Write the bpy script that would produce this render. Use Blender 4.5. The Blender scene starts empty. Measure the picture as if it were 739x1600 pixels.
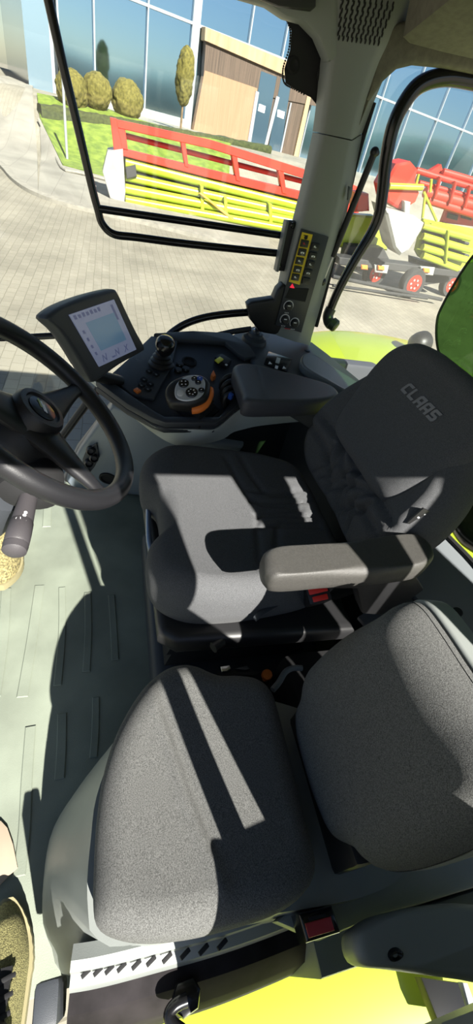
import bpy, bmesh, math, random
from mathutils import Vector as V, Matrix
random.seed(7)
SC = bpy.context.scene
COL = SC.collection
# ------------------------------------------------------------------ camera calibration
F = 650.0
PP = (369.5, 800.0)
CAM = V((-0.75, 0.0, 1.25))
def _r0(x, y): return V((x-PP[0], -(y-PP[1]), -F))
_Z = -_r0(175.0, 1500.0).normalized()
_y = PP[1] + ((170.0-PP[0])*_Z.x - F*_Z.z)/_Z.y
_X = _r0(170.0, _y).normalized()
_Y = _Z.cross(_X)
ROT = Matrix((_X, _Y, _Z))                       # camera -> world
def ray(x, y): return ROT @ _r0(x, y)
def PZ(x, y, z):
    r = ray(x, y); return CAM + r*((z-CAM.z)/r.z)
def PX(x, y, X):
    r = ray(x, y); return CAM + r*((X-CAM.x)/r.x)
def PY(x, y, Y):
    r = ray(x, y); return CAM + r*((Y-CAM.y)/r.y)
def PL(x, y, o, n):
    r = ray(x, y); return CAM + r*((V(o)-CAM).dot(V(n))/r.dot(V(n)))

# ------------------------------------------------------------------ materials
MATS = {}
def srgb(c):
    f = lambda v: v/12.92 if v <= .04045 else ((v+.055)/1.055)**2.4
    return tuple(f(v/255.) for v in c)
def mat(name, col, rough=.5, metal=0., noise=0., nscale=20., bump=0., bscale=200., spec=.5, sheen=0., emit=None, es=1., col2=None, coat=0.):
    if name in MATS: return MATS[name]
    m = bpy.data.materials.new(name); m.use_nodes = True
    nt = m.node_tree; b = nt.nodes['Principled BSDF']; L = nt.links.new
    b.inputs['Base Color'].default_value = (*col, 1); b.inputs['Roughness'].default_value = rough
    b.inputs['Metallic'].default_value = metal; b.inputs['Specular IOR Level'].default_value = spec
    if sheen:
        b.inputs['Sheen Weight'].default_value = sheen; b.inputs['Sheen Roughness'].default_value = .5
    if coat: b.inputs['Coat Weight'].default_value = coat; b.inputs['Coat Roughness'].default_value = .1
    tc = nt.nodes.new('ShaderNodeTexCoord')
    if noise or col2:
        n = nt.nodes.new('ShaderNodeTexNoise'); n.inputs['Scale'].default_value = nscale; n.inputs['Detail'].default_value = 5
        L(tc.outputs['Object'], n.inputs['Vector'])
        r = nt.nodes.new('ShaderNodeValToRGB')
        c2 = col2 or tuple(min(1, v*(1+noise)) for v in col); c1 = col if col2 else tuple(v*(1-noise) for v in col)
        r.color_ramp.elements[0].position = .35; r.color_ramp.elements[1].position = .65
        r.color_ramp.elements[0].color = (*c1, 1); r.color_ramp.elements[1].color = (*c2, 1)
        L(n.outputs['Fac'], r.inputs['Fac']); L(r.outputs['Color'], b.inputs['Base Color'])
    if bump:
        n2 = nt.nodes.new('ShaderNodeTexNoise'); n2.inputs['Scale'].default_value = bscale; n2.inputs['Detail'].default_value = 3
        L(tc.outputs['Object'], n2.inputs['Vector'])
        bp = nt.nodes.new('ShaderNodeBump'); bp.inputs['Strength'].default_value = bump; bp.inputs['Distance'].default_value = .002
        L(n2.outputs['Fac'], bp.inputs['Height']); L(bp.outputs['Normal'], b.inputs['Normal'])
    if emit:
        b.inputs['Emission Color'].default_value = (*emit, 1); b.inputs['Emission Strength'].default_value = es
    MATS[name] = m; return m
def glassy(name, tint, haze=.05, hazecol=(.8, .8, .75), gloss=.04):
    m = bpy.data.materials.new(name); m.use_nodes = True
    nt = m.node_tree; L = nt.links.new
    nt.nodes.remove(nt.nodes['Principled BSDF']); out = nt.nodes['Material Output']
    t = nt.nodes.new('ShaderNodeBsdfTransparent'); t.inputs['Color'].default_value = (*tint, 1)
    d = nt.nodes.new('ShaderNodeBsdfDiffuse'); d.inputs['Color'].default_value = (*hazecol, 1)
    g = nt.nodes.new('ShaderNodeBsdfGlossy'); g.inputs['Roughness'].default_value = .03
    tc = nt.nodes.new('ShaderNodeTexCoord'); n = nt.nodes.new('ShaderNodeTexNoise'); n.inputs['Scale'].default_value = 6; n.inputs['Detail'].default_value = 6
    L(tc.outputs['Object'], n.inputs['Vector'])
    mu = nt.nodes.new('ShaderNodeMath'); mu.operation = 'MULTIPLY'; mu.inputs[1].default_value = haze*2
    L(n.outputs['Fac'], mu.inputs[0])
    m1 = nt.nodes.new('ShaderNodeMixShader'); L(mu.outputs[0], m1.inputs[0]); L(t.outputs[0], m1.inputs[1]); L(d.outputs[0], m1.inputs[2])
    m2 = nt.nodes.new('ShaderNodeMixShader'); m2.inputs[0].default_value = gloss; L(m1.outputs[0], m2.inputs[1]); L(g.outputs[0], m2.inputs[2])
    L(m2.outputs[0], out.inputs['Surface']); MATS[name] = m; return m

def pavers(name, c1, c2, mortar, w, h, rough=.85):
    m = bpy.data.materials.new(name); m.use_nodes = True
    nt = m.node_tree; b = nt.nodes['Principled BSDF']; L = nt.links.new
    b.inputs['Roughness'].default_value = rough; b.inputs['Specular IOR Level'].default_value = .2
    tc = nt.nodes.new('ShaderNodeTexCoord'); mp = nt.nodes.new('ShaderNodeMapping'); L(tc.outputs['Object'], mp.inputs['Vector'])
    wv = nt.nodes.new('ShaderNodeTexNoise'); wv.inputs['Scale'].default_value = 3
    L(mp.outputs[0], wv.inputs['Vector'])
    ad = nt.nodes.new('ShaderNodeMixRGB'); ad.blend_type = 'LINEAR_LIGHT'; ad.inputs[0].default_value = .012
    L(mp.outputs[0], ad.inputs[1]); L(wv.outputs['Color'], ad.inputs[2])
    br = nt.nodes.new('ShaderNodeTexBrick'); L(ad.outputs[0], br.inputs['Vector'])
    br.inputs['Color1'].default_value = (*c1, 1); br.inputs['Color2'].default_value = (*c2, 1); br.inputs['Mortar'].default_value = (*mortar, 1)
    br.inputs['Scale'].default_value = 1; br.inputs['Brick Width'].default_value = w; br.inputs['Row Height'].default_value = h
    br.inputs['Mortar Size'].default_value = .006; br.inputs['Mortar Smooth'].default_value = .3
    n = nt.nodes.new('ShaderNodeTexNoise'); n.inputs['Scale'].default_value = .7; n.inputs['Detail'].default_value = 8
    L(mp.outputs[0], n.inputs['Vector'])
    r = nt.nodes.new('ShaderNodeValToRGB'); r.color_ramp.elements[0].position = .3; r.color_ramp.elements[0].color = (.72, .72, .72, 1); r.color_ramp.elements[1].position = .6
    L(n.outputs['Fac'], r.inputs['Fac'])
    mx = nt.nodes.new('ShaderNodeMixRGB'); mx.blend_type = 'MULTIPLY'; mx.inputs[0].default_value = 1
    L(br.outputs['Color'], mx.inputs[1]); L(r.outputs['Color'], mx.inputs[2]); L(mx.outputs[0], b.inputs['Base Color'])
    MATS[name] = m; return m

def planks(name, c1, c2, sx):
    m = bpy.data.materials.new(name); m.use_nodes = True
    nt = m.node_tree; b = nt.nodes['Principled BSDF']; L = nt.links.new; b.inputs['Roughness'].default_value = .7
    tc = nt.nodes.new('ShaderNodeTexCoord'); mp = nt.nodes.new('ShaderNodeMapping'); mp.inputs['Scale'].default_value = (sx, sx, .12)
    L(tc.outputs['Object'], mp.inputs['Vector']); n = nt.nodes.new('ShaderNodeTexNoise'); n.inputs['Scale'].default_value = 3; n.inputs['Detail'].default_value = 6
    L(mp.outputs[0], n.inputs['Vector']); r = nt.nodes.new('ShaderNodeValToRGB')
    r.color_ramp.elements[0].position = .35; r.color_ramp.elements[1].position = .7
    r.color_ramp.elements[0].color = (*c1, 1); r.color_ramp.elements[1].color = (*c2, 1)
    L(n.outputs['Fac'], r.inputs['Fac']); L(r.outputs['Color'], b.inputs['Base Color']); MATS[name] = m; return m

FAB = mat('seat_fabric', (.082, .084, .088), .95, noise=.35, nscale=900, bump=.3, bscale=1200, spec=.1, sheen=.04)
FAB2 = mat('bench_fabric', (.094, .095, .092), .95, noise=.42, nscale=650, bump=.3, bscale=900, spec=.08, sheen=.03)
VINYL = mat('armrest_vinyl', (.05, .048, .044), .5, noise=.12, nscale=300, bump=.35, bscale=900, spec=.6)
VINYL2 = mat('console_vinyl', (.05, .052, .062), .5, bump=.3, bscale=900)
BLK = mat('black_plastic', (.012, .012, .013), .45)
BLKM = mat('black_matt', (.008, .008, .009), .8)
BLKG = mat('black_gloss', (.008, .008, .009), .18)
RUB = mat('wheel_rubber', (.012, .012, .014), .42, bump=.1, bscale=600)
DGR = mat('dark_grey_plastic', (.045, .05, .058), .5, bump=.15, bscale=900)
DGR2 = mat('console_dark_plastic', (.03, .034, .042), .45, bump=.15, bscale=900)
MGR = mat('grey_plastic', (.15, .165, .175), .42, bump=.1, bscale=900)
PILL = mat('pillar_plastic', (.21, .225, .215), .5, bump=.08, bscale=900)
LGR = mat('pale_grey_plastic', (.52, .55, .52), .5, bump=.08, bscale=900)
PLIN = mat('plinth_plastic', (.20, .215, .205), .42, noise=.08, nscale=8, bump=.1, bscale=700)
HEADL = mat('headliner', (.14, .135, .105), .95, noise=.12, nscale=60, bump=.4, bscale=500)
MATF = mat('floor_mat', (.19, .215, .17), .6, noise=.18, nscale=5, bump=.2, bscale=400)
CREAM = mat('worn_metal', (.5, .47, .4), .5, noise=.3, nscale=40)
STEEL = mat('steel', (.5, .5, .52), .3, metal=1.)
BLUEST = mat('blue_steel', (.2, .25, .34), .3, metal=.6)
WHITE = mat('white_print', (.8, .8, .8), .6)
SILV = mat('silver_plastic', (.55, .58, .62), .3, metal=.3)
RED = mat('red_button', (.75, .03, .02), .4)
REDD = mat('dark_red_button', (.42, .03, .04), .45)
ORG = mat('orange_plastic', (.8, .2, .03), .45)
YEL = mat('yellow_print', (.75, .55, .02), .5)
LOGO = mat('logo_print', (.2, .2, .21), .8)
CGREEN = mat('seed_green_paint', (.30, .37, .025), .3, noise=.05, nscale=3, coat=.3)
CRED = mat('machine_red_paint', (.5, .035, .02), .4, noise=.1, nscale=2)
CWHITE = mat('off_white_paint', (.30, .30, .275), .5, noise=.15, nscale=3)
CDARK = mat('machine_dark', (.03, .03, .03), .7)
TYRE = mat('tyre_rubber', (.03, .03, .03), .9)
GRASS = mat('lawn_green', (.08, .13, .01), .9, col2=(.17, .23, .025), nscale=3)
SOIL = mat('soil', (.16, .11, .06), .95, noise=.3, nscale=4)
HEDGE = mat('hedge_green', (.02, .028, .007), .9, col2=(.05, .062, .016), nscale=9, bump=1, bscale=20)
BUSH = mat('bush_ochre', (.07, .062, .01), .9, col2=(.15, .13, .026), nscale=9, bump=1, bscale=20)
TREEG = mat('tree_green', (.012, .04, .008), .9, col2=(.05, .12, .02), nscale=4)
WOOD = planks('wood_cladding', (.25, .15, .085), (.32, .2, .12), 8)
BEAM = planks('wood_beam', (.3, .21, .12), (.38, .28, .17), 1)
DWOOD = planks('dark_slats', (.05, .035, .025), (.13, .09, .065), 9)
MULL = mat('aluminium_frame', (.34, .36, .38), .4, metal=.3)
FGLASS = mat('facade_glass', (.42, .62, .82), .06, metal=1.)  # blue base colour stands for the blue sky mirrored in the panes
KERB = mat('kerb_concrete', (.24, .225, .19), .85, noise=.15, nscale=6)
PAVE = pavers('yard_pavers', (.27, .25, .20), (.24, .222, .178), (.17, .155, .12), .22, .15)
SLAB = pavers('path_slabs', (.29, .275, .235), (.265, .25, .215), (.17, .155, .13), 1.9, .85)
PANE = glassy('side_glass', (.97, .985, .97), .016, (.6, .6, .56))
GPANE = glassy('green_tinted_glass', (.30, .45, .24), .12, (.06, .14, .03), .04)
FRIT = mat('ceramic_frit', (.006, .006, .007), .5)
BEIGE = mat('beige_card', (.33, .265, .195), .8, noise=.06, nscale=10)
KNIT = mat('olive_knit', (.2, .185, .075), .9, noise=.45, nscale=350, bump=.9, bscale=500)
SOLE = mat('sole_olive', (.23, .205, .11), .8)
LACE = mat('lace_black', (.012, .012, .014), .8)
SCR = mat('screen_face', (.10, .12, .16), .2, emit=(.19, .22, .33), es=.42)
SCR2 = mat('screen_icon_dark', (.06, .07, .12), .3, emit=(.1, .12, .24), es=.35)
SCR3 = mat('screen_field', (.07, .11, .16), .2, emit=(.10, .19, .29), es=.4)
BLUEP = mat('blue_plastic', (.02, .08, .4), .4)

# ------------------------------------------------------------------ shape helpers
def nb(): return bmesh.new()
def catmull(pts, n=8, closed=False):
    pts = [V(p) for p in pts]; N = len(pts); out = []
    rng = range(N if closed else N-1)
    for i in rng:
        g = lambda k: pts[k % N] if closed else pts[max(0, min(N-1, k))]
        p0, p1, p2, p3 = g(i-1), g(i), g(i+1), g(i+2)
        for j in range(n):
            t = j/n
            out.append(.5*((2*p1)+(p2-p0)*t+(2*p0-5*p1+4*p2-p3)*t*t+(3*p1-p0-3*p2+p3)*t**3))
    if not closed: out.append(pts[-1])
    return out
def resample(pts, n, closed=True):
    P = list(pts)+([pts[0]] if closed else [])
    d = [0]
    for a, b in zip(P, P[1:]): d.append(d[-1]+(b-a).length)
    out = []; k = 0
    for i in range(n):
        s = d[-1]*i/(n if closed else n-1)
        while k < len(d)-2 and d[k+1] < s: k += 1
        f = (s-d[k])/max(1e-9, d[k+1]-d[k]); out.append(P[k].lerp(P[k+1], min(1, f)))
    return out
def rotm(x=None, z=None):
    """matrix with local z = z, local x close to x"""
    z = V(z).normalized(); x = V(x); x = (x-z*x.dot(z)).normalized(); y = z.cross(x)
    return Matrix((x, y, z)).transposed()
def box(bm, c, s, R=None, bev=0., seg=2):
    R = R or Matrix.Identity(3)
    r = bmesh.ops.create_cube(bm, size=1, matrix=Matrix.Translation(V(c)) @ R.to_4x4() @ Matrix.Diagonal((s[0], s[1], s[2], 1)))
    if bev:
        ed = list({e for v in r['verts'] for e in v.link_edges})
        bmesh.ops.bevel(bm, geom=ed, offset=bev, segments=seg, affect='EDGES', profile=.6)
    return bm
def prism(bm, poly, ext, bev=0., seg=2):
    poly = [V(p) for p in poly]; ext = V(ext)
    b = [bm.verts.new(p) for p in poly]; t = [bm.verts.new(p+ext) for p in poly]
    n = len(poly); fs = [bm.faces.new(b[::-1]), bm.faces.new(t)]
    for i in range(n): fs.append(bm.faces.new((b[i], b[(i+1) % n], t[(i+1) % n], t[i])))
    bmesh.ops.recalc_face_normals(bm, faces=fs)
    if bev:
        ed = list({e for f in fs[:2] for e in f.edges})
        bmesh.ops.bevel(bm, geom=ed, offset=bev, segments=seg, affect='EDGES', profile=.5)
    return bm
def tube(bm, pts, r, seg=12, closed=False, smooth=6, flat=1.):
    P = catmull(pts, smooth, closed) if smooth else [V(p) for p in pts]
    n = len(P); rad = (lambda t: r) if not callable(r) else r
    tan = []
    for i in range(n):
        a = P[(i-1) % n] if closed else P[max(0, i-1)]; b = P[(i+1) % n] if closed else P[min(n-1, i+1)]
        tan.append((b-a).normalized())
    up = V((0, 0, 1)) if abs(tan[0].z) < .9 else V((1, 0, 0))
    nrm = (up-tan[0]*up.dot(tan[0])).normalized(); rings = []
    for i in range(n):
        nrm = (nrm-tan[i]*nrm.dot(tan[i])).normalized(); bn = tan[i].cross(nrm)
        q = rad(i/max(1, n-1))
        rings.append([bm.verts.new(P[i]+nrm*math.cos(2*math.pi*k/seg)*q*flat+bn*math.sin(2*math.pi*k/seg)*q) for k in range(seg)])
    for i in range(n if closed else n-1):
        A, B = rings[i], rings[(i+1) % n]
        for k in range(seg): bm.faces.new((A[k], A[(k+1) % seg], B[(k+1) % seg], B[k]))
    if not closed: bm.faces.new(rings[0][::-1]); bm.faces.new(rings[-1])
    bmesh.ops.recalc_face_normals(bm, faces=bm.faces[:]); return bm
def lathe(bm, prof, o, axis, seg=32, sx=1., xdir=(1, 0, 0)):
    R = rotm(xdir if abs(V(axis).normalized().dot(V(xdir))) < .95 else (0, 1, 0), axis); o = V(o); rings = []
    for (r, h) in prof:
        if r < 1e-6: rings.append([bm.verts.new(o+R @ V((0, 0, h)))])
        else: rings.append([bm.verts.new(o+R @ V((sx*r*math.cos(2*math.pi*k/seg), r*math.sin(2*math.pi*k/seg), h))) for k in range(seg)])
    for A, B in zip(rings, rings[1:]):
        for k in range(seg):
            k2 = (k+1) % seg
            if len(A) == 1 and len(B) == 1: continue
            if len(A) == 1: bm.faces.new((A[0], B[k2], B[k]))
            elif len(B) == 1: bm.faces.new((A[k], A[k2], B[0]))
            else: bm.faces.new((A[k], A[k2], B[k2], B[k]))
    if len(rings[0]) > 1: bm.faces.new(rings[0][::-1])
    if len(rings[-1]) > 1: bm.faces.new(rings[-1])
    bmesh.ops.recalc_face_normals(bm, faces=bm.faces[:]); return bm
def dseg(p, a, b):
    ab = b-a; t = max(0, min(1, (p-a).dot(ab)/max(1e-12, ab.length_squared))); return (p-(a+ab*t)).length
def pillow(bm, out2, O, u, v, n, thick, er, h=None, grooves=(), N=120, K=36, cx=None, taper=0.):
    """soft cushion: closed outline out2 in (u, v), top surface height h(a, b) along n above O, rounded edge er"""
    O, u, v, n = V(O), V(u), V(v), V(n)
    pts = resample([V((p[0], p[1])) for p in out2], N)
    c = V((sum(p.x for p in pts)/N, sum(p.y for p in pts)/N)) if cx is None else V(cx)
    rr = [(p-c).length for p in pts]; rings = []
    def hh(a, b):
        z = h(a, b) if h else 0.
        q = V((a, b))
        for (line, dep, w) in grooves:
            d = min(dseg(q, A, B) for A, B in zip(line, line[1:]))
            if d < 3*w: z -= dep*math.exp(-(d/w)**2)
        return z
    def ring(ins, hz, bl):
        R = []
        for p, r in zip(pts, rr):
            q = c+(p-c)*(1-min(ins, r*.98)/r)
            R.append(bm.verts.new(O+u*q.x+v*q.y+n*(hz+bl*hh(q.x, q.y))))
        rings.append(R)
    e = er
    ring(e*.5+taper, -thick, 0); ring(e*.12+taper*.9, -thick+e*.25, 0); ring(taper*.5, -thick*.6-e*.1, .2)
    for i in range(7):
        t = i/6*math.pi/2
        ring(e*(1-math.cos(t)), -e+e*math.sin(t), .3+.7*i/6)
    for k in range(1, K):
        f = k/K; R = []
        for p, r in zip(pts, rr):
            q = c+(p-c)*((1-e/r)*(1-f))
            R.append(bm.verts.new(O+u*q.x+v*q.y+n*hh(q.x, q.y)))
        rings.append(R)
    for A, B in zip(rings, rings[1:]):
        for k in range(N): bm.faces.new((A[k], A[(k+1) % N], B[(k+1) % N], B[k]))
    bm.faces.new(rings[0][::-1])
    cv = bm.verts.new(O+u*c.x+v*c.y+n*hh(c.x, c.y))
    for k in range(N): bm.faces.new((rings[-1][k], rings[-1][(k+1) % N], cv))
    bmesh.ops.recalc_face_normals(bm, faces=bm.faces[:]); return bm
def loft(bm, rings, cap0=True, cap1=True, closed=True):
    R = [[bm.verts.new(V(p)) for p in r] for r in rings]; n = len(R[0])
    for A, B in zip(R, R[1:]):
        for k in range(n if closed else n-1): bm.faces.new((A[k], A[(k+1) % n], B[(k+1) % n], B[k]))
    if closed and cap0: bm.faces.new(R[0][::-1])
    if closed and cap1: bm.faces.new(R[-1])
    bmesh.ops.recalc_face_normals(bm, faces=bm.faces[:]); return bm
def ell(bm, c, s, R=None, seg=20):
    R = R or Matrix.Identity(3)
    bmesh.ops.create_uvsphere(bm, u_segments=seg, v_segments=max(8, seg//2), radius=1, matrix=Matrix.Translation(V(c)) @ R.to_4x4() @ Matrix.Diagonal((s[0], s[1], s[2], 1)))
    return bm

ORI = {}
def obj(name, bm, m, parent=None, smooth=True, ang=40, label=None):
    o0 = ORI.get(parent.name, V((0, 0, 0))) if parent else V((0, 0, 0))
    if o0.length: bmesh.ops.translate(bm, verts=bm.verts[:], vec=-o0)
    me = bpy.data.meshes.new(name); bm.to_mesh(me); bm.free()
    if smooth:
        for p in me.polygons: p.use_smooth = True
        me.set_sharp_from_angle(angle=math.radians(ang))
    me.materials.append(m)
    o = bpy.data.objects.new(name, me); COL.objects.link(o)
    if parent: o.parent = parent; ORI[o.name] = o0
    if label: o['label'] = label
    return o
def thing(name, label, cat, loc=(0, 0, 0), group=None):
    o = bpy.data.objects.new(name, None); COL.objects.link(o); o.empty_display_size = .05
    o.location = loc; ORI[o.name] = V(loc); o['label'] = label; o['category'] = cat
    if group: o['group'] = group
    return o
def tag(o, label, cat, group=None, kind=None):
    o['label'] = label; o['category'] = cat
    if group: o['group'] = group
    if kind: o['kind'] = kind
    return o
def struct(o, label, cat):
    o['label'] = label; o['category'] = cat; o['kind'] = 'structure'; return o
def text_bm(s, o, R, size, ext=.0004):
    cu = bpy.data.curves.new('t', 'FONT'); cu.body = s; cu.size = size; cu.align_x = 'CENTER'; cu.align_y = 'CENTER'; cu.extrude = ext
    t = bpy.data.objects.new('t', cu); me = bpy.data.meshes.new_from_object(t)
    bm = nb(); bm.from_mesh(me); bmesh.ops.transform(bm, matrix=Matrix.Translation(V(o)) @ R.to_4x4(), verts=bm.verts[:])
    bpy.data.objects.remove(t); bpy.data.curves.remove(cu); bpy.data.meshes.remove(me); return bm
XA, YA, ZA = V((1, 0, 0)), V((0, 1, 0)), V((0, 0, 1))
# ================================================================== CAB SHELL
bm = nb(); box(bm, (-.02, .09, -.02), (1.5, 1.82, .04), bev=.004)
def rib(px, w):
    P = catmull([PZ(x, y, 0) for x, y in px], 6); A = []; B = []
    for i, p in enumerate(P):
        t = (P[min(i+1, len(P)-1)]-P[max(0, i-1)]).normalized(); s = V((-t.y, t.x, 0))*w/2
        A.append(p+s); B.append(p-s)
    prism(bm, A+B[::-1], (0, 0, .004), .002, 1)
for px, w in [([(62, 915), (50, 1000), (35, 1090)], .03), ([(97, 918), (97, 990), (90, 1072)], .022), ([(137, 926), (138, 985), (135, 1050)], .022),
              ([(174, 930), (178, 990), (180, 1032)], .022), ([(48, 1135), (42, 1220), (38, 1300), (30, 1370)], .026), ([(97, 1115), (96, 1170), (93, 1218)], .024),
              ([(150, 1090), (149, 1140), (146, 1184)], .02), ([(75, 776), (74, 800), (73, 824)], .03), ([(10, 920), (5, 1000), (-8, 1090)], .03)]:
    rib(px, w)
struct(obj('floor', bm, MATF), 'grey green ribbed rubber floor mat of the tractor cab', 'floor')
# right side wall
kA, kB, kC = PZ(172, 636, .50), PZ(100, 752, .03), PZ(245, 775, .03)
kn = (kB-kA).cross(kC-kA).normalized()
if kn.x > 0: kn = -kn
def KP(x, y, d=0): return PL(x, y, kA+kn*d, kn)
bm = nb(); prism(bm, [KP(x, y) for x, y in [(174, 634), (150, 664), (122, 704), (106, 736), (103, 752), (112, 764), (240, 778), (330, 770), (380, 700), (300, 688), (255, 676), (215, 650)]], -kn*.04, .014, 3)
kick = struct(obj('wall_right', bm, mat('kick_panel_sky_tint', (.20, .235, .275), .35, spec=.6)), 'smooth grey kick panel below the control console', 'wall')  # blue in the base colour stands for sky light on grey trim
bm = nb(); prism(bm, [KP(x, y) for x, y in [(136, 700), (152, 690), (156, 712), (148, 728), (136, 742), (128, 735), (130, 715)]], kn*.01, .004); sp = obj('socket_plate', bm, DGR, kick)
for p in [(142, 703), (147, 714), (139, 722), (134, 736)]:
    bm = nb(); lathe(bm, [(.017, 0), (.017, .018), (.012, .026), (.010, .012), (0, .012)], KP(*p, .01), (-1, 0, .3), 18); obj('socket', bm, BLK, sp)
bm = nb(); lathe(bm, [(.036, 0), (.036, .006), (.029, .008), (.027, .001), (0, .001)], KP(169, 747, .001), kn, 24); obj('cup_hole', bm, BLKM, kick)
bm = nb(); prism(bm, [PX(x, y, .76) for x, y in [(172, 636), (120, 703), (98, 752), (100, 790), (330, 860), (420, 830), (480, 700), (420, 590), (250, 560)]], (.05, 0, 0), .012, 3); obj('outer_panel', bm, MGR, kick)
bm = nb(); box(bm, (.78, -.62, .33), (.06, .95, .62), bev=.02); box(bm, (.72, -.34, .10), (.1, .5, .2), bev=.03)
struct(obj('trim', bm, DGR), 'dark grey lower side trim behind the control console', 'side trim')
# rear wall
bm = nb(); box(bm, (.1, -.80, .22), (1.5, .06, .62), bev=.01)
struct(obj('wall_rear', bm, DGR), 'dark grey lower rear wall of the cab', 'wall')
RO, RN = (0, -.85, .60), V((-.08, .34, .94)).normalized()
bm = nb(); prism(bm, [PL(x, y, RO, RN) for x, y in [(560, 800), (660, 770), (694, 815), (692, 828), (745, 884), (820, 980), (780, 1060), (692, 983), (628, 906)]], -RN*.03, .006)
rs = struct(obj('trim', bm, MGR), 'grey rear shelf trim below the rear window', 'rear trim')
bm = nb(); prism(bm, [PL(x, y, RO, RN)+RN*-.012 for x, y in [(632, 912), (688, 984), (780, 1062), (760, 1130), (640, 1050), (560, 960)]], -RN*.02, .004); obj('lower_panel', bm, DGR, rs)
for p in [(714, 957), (670, 972)]:
    bm = nb(); lathe(bm, [(.012, 0), (.012, .003), (.007, .005), (0, .003)], PL(*p, RO, RN)-RN*(.0 if p[0] > 700 else .012), RN, 14); obj('screw', bm, BLKM, rs)
bm = nb(); tube(bm, [PL(x, y, RO, RN)+RN*.004 for x, y in [(704, 806), (692, 824), (694, 834), (745, 888), (820, 985)]], .007, 8, smooth=4); obj('gasket', bm, BLKM, rs)
# left rear quarter, unseen door side posts shaped to cast the seat shadows
bm = nb(); prism(bm, [V((-.80, y, z)) for y, z in [(-.46, .0), (-.46, .29), (-.5, .31), (-1.2, .34), (-1.2, .0)]], (-.04, 0, 0), .01)
struct(obj('wall_left', bm, MGR), 'grey rear quarter panel beside the passenger seat', 'wall')
bm = nb(); prism(bm, [V((-.865, y, z)) for y, z in [(-.22, .63), (-.31, .645), (-.30, .78), (-.285, .95), (-.285, 1.3), (-.31, 1.5), (-.40, 1.5), (-.385, 1.25), (-.33, 1.0), (-.40, .92), (-.47, .84), (-.47, .66)]], (-.05, 0, 0), .01)
struct(obj('trim', bm, PILL), 'grey unseen door pillar shaped to shade the passenger seat', 'pillar')
bm = nb(); prism(bm, [V((-.935, y, z)) for y, z in [(-.15, .22), (-.15, .50), (-.22, .70), (-.475, .73), (-.50, .86), (-.62, .86), (-.64, .68), (-.67, .22)]], (-.03, 0, 0), .01)  # out of view, added beyond the door line to shade ledge and seats
struct(obj('trim', bm, PILL), 'grey unseen shading panel added outside the passenger seat', 'pillar')
bm = nb(); prism(bm, [V((-.865, y, z)) for y, z in [(-.66, .38), (-.62, .75), (-.605, 1.1), (-.615, 1.5), (-.79, 1.5), (-.755, 1.3), (-.70, 1.15), (-.70, .38)]], (-.05, 0, 0), .01)
struct(obj('trim', bm, PILL), 'grey unseen rear quarter window post shaped to shade the passenger seat', 'pillar')
bm = nb(); prism(bm, [V((-.865, y, z)) for y, z in [(-.92, .40), (-.735, .95), (-.735, 1.15), (-.83, 1.35), (-.87, 1.5), (-1.0, 1.5), (-1.0, .40)]], (-.05, 0, 0), .01)
struct(obj('trim', bm, PILL), 'grey rear corner post of the cab', 'pillar')
bm = nb(); tube(bm, [(-.87, -.241, .6), (-.87, -.241, .9), (-.87, -.241, 1.48)], .02, 12)
struct(obj('trim', bm, BLK), 'black grab rail post in the door opening', 'rail')
# roof
bm = nb(); box(bm, (0, -.15, 1.62), (1.76, 1.9, .05), bev=.02)
box(bm, (-.86, -.15, 1.49), (.06, 1.9, .21), bev=.015)
struct(obj('ceiling', bm, HEADL), 'grey beige cab roof headliner', 'ceiling')
bm = nb(); prism(bm, [PX(x, y, .74) for x, y in [(648, -60), (628, 40), (625, 62), (636, 72), (690, 86), (760, 102), (860, 128), (860, -60)]], (-.22, 0, .06), .018, 3)
struct(obj('trim', bm, HEADL), 'padded beige headliner roll above the rear side window', 'headliner')
bm = nb(); prism(bm, [PX(x, y, .80) for x, y in [(560, 205), (578, 160), (600, 128), (622, 108), (650, 101), (700, 106), (760, 118), (860, 145), (860, 60), (700, 20), (600, 40)]], (.05, 0, 0), .012, 3)
struct(obj('trim', bm, HEADL), 'beige trim arch over the rear side window', 'window trim')
bm = nb(); prism(bm, [PX(x, y, .78) for x, y in [(300, -60), (372, -6), (420, 8), (448, 27), (476, 35), (498, 58), (514, 96), (530, 96), (530, -70)]], (.06, 0, 0), .01, 2)
t1 = struct(obj('trim', bm, PILL), 'grey roof edge trim above the guard frame window', 'roof trim')
bm = nb(); prism(bm, [PX(x, y, .775) for x, y in [(384, -30), (388, -6), (432, 12), (482, 19), (490, 12), (492, -30)]], (-.02, 0, 0), .006); obj('switch_box', bm, BLK, t1)

# right side glazing
bm = nb(); prism(bm, [V((.875, y, z)) for y, z in [(-.62, .62), (-.62, 1.56), (1.2, 1.56), (1.2, -.05), (.12, .3)]], (.004, 0, 0))
w1 = struct(obj('window_1', bm, PANE, smooth=False), 'large clear right side window behind the black guard frame', 'window')
fp = [(447, 26), (455, 48), (453, 78), (444, 108), (446, 130), (462, 140), (485, 152), (508, 180), (520, 150), (520, 80), (500, 40), (476, 30)]
bm = nb(); prism(bm, [PX(x, y, .868) for x, y in fp], (-.003, 0, 0))
for i in range(2, 40):                            # dotted edge of the black band
    P = catmull([PX(x, y, .866) for x, y in fp[:7]], 7); q = P[min(i, len(P)-1)]
    lathe(bm, [(.0026, 0), (.0026, .002), (0, .002)], q+V((-.001, .004, 0)), (-1, 0, 0), 6)
obj('black_band', bm, FRIT, w1)
for p in [(458, 102), (504, 116)]:
    bm = nb(); lathe(bm, [(.018, 0), (.018, .004), (.012, .006), (.006, .003), (0, .003)], PX(*p, .862), (-1, 0, 0), 20); obj('fixing_cap', bm, BLKM, w1)
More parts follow.
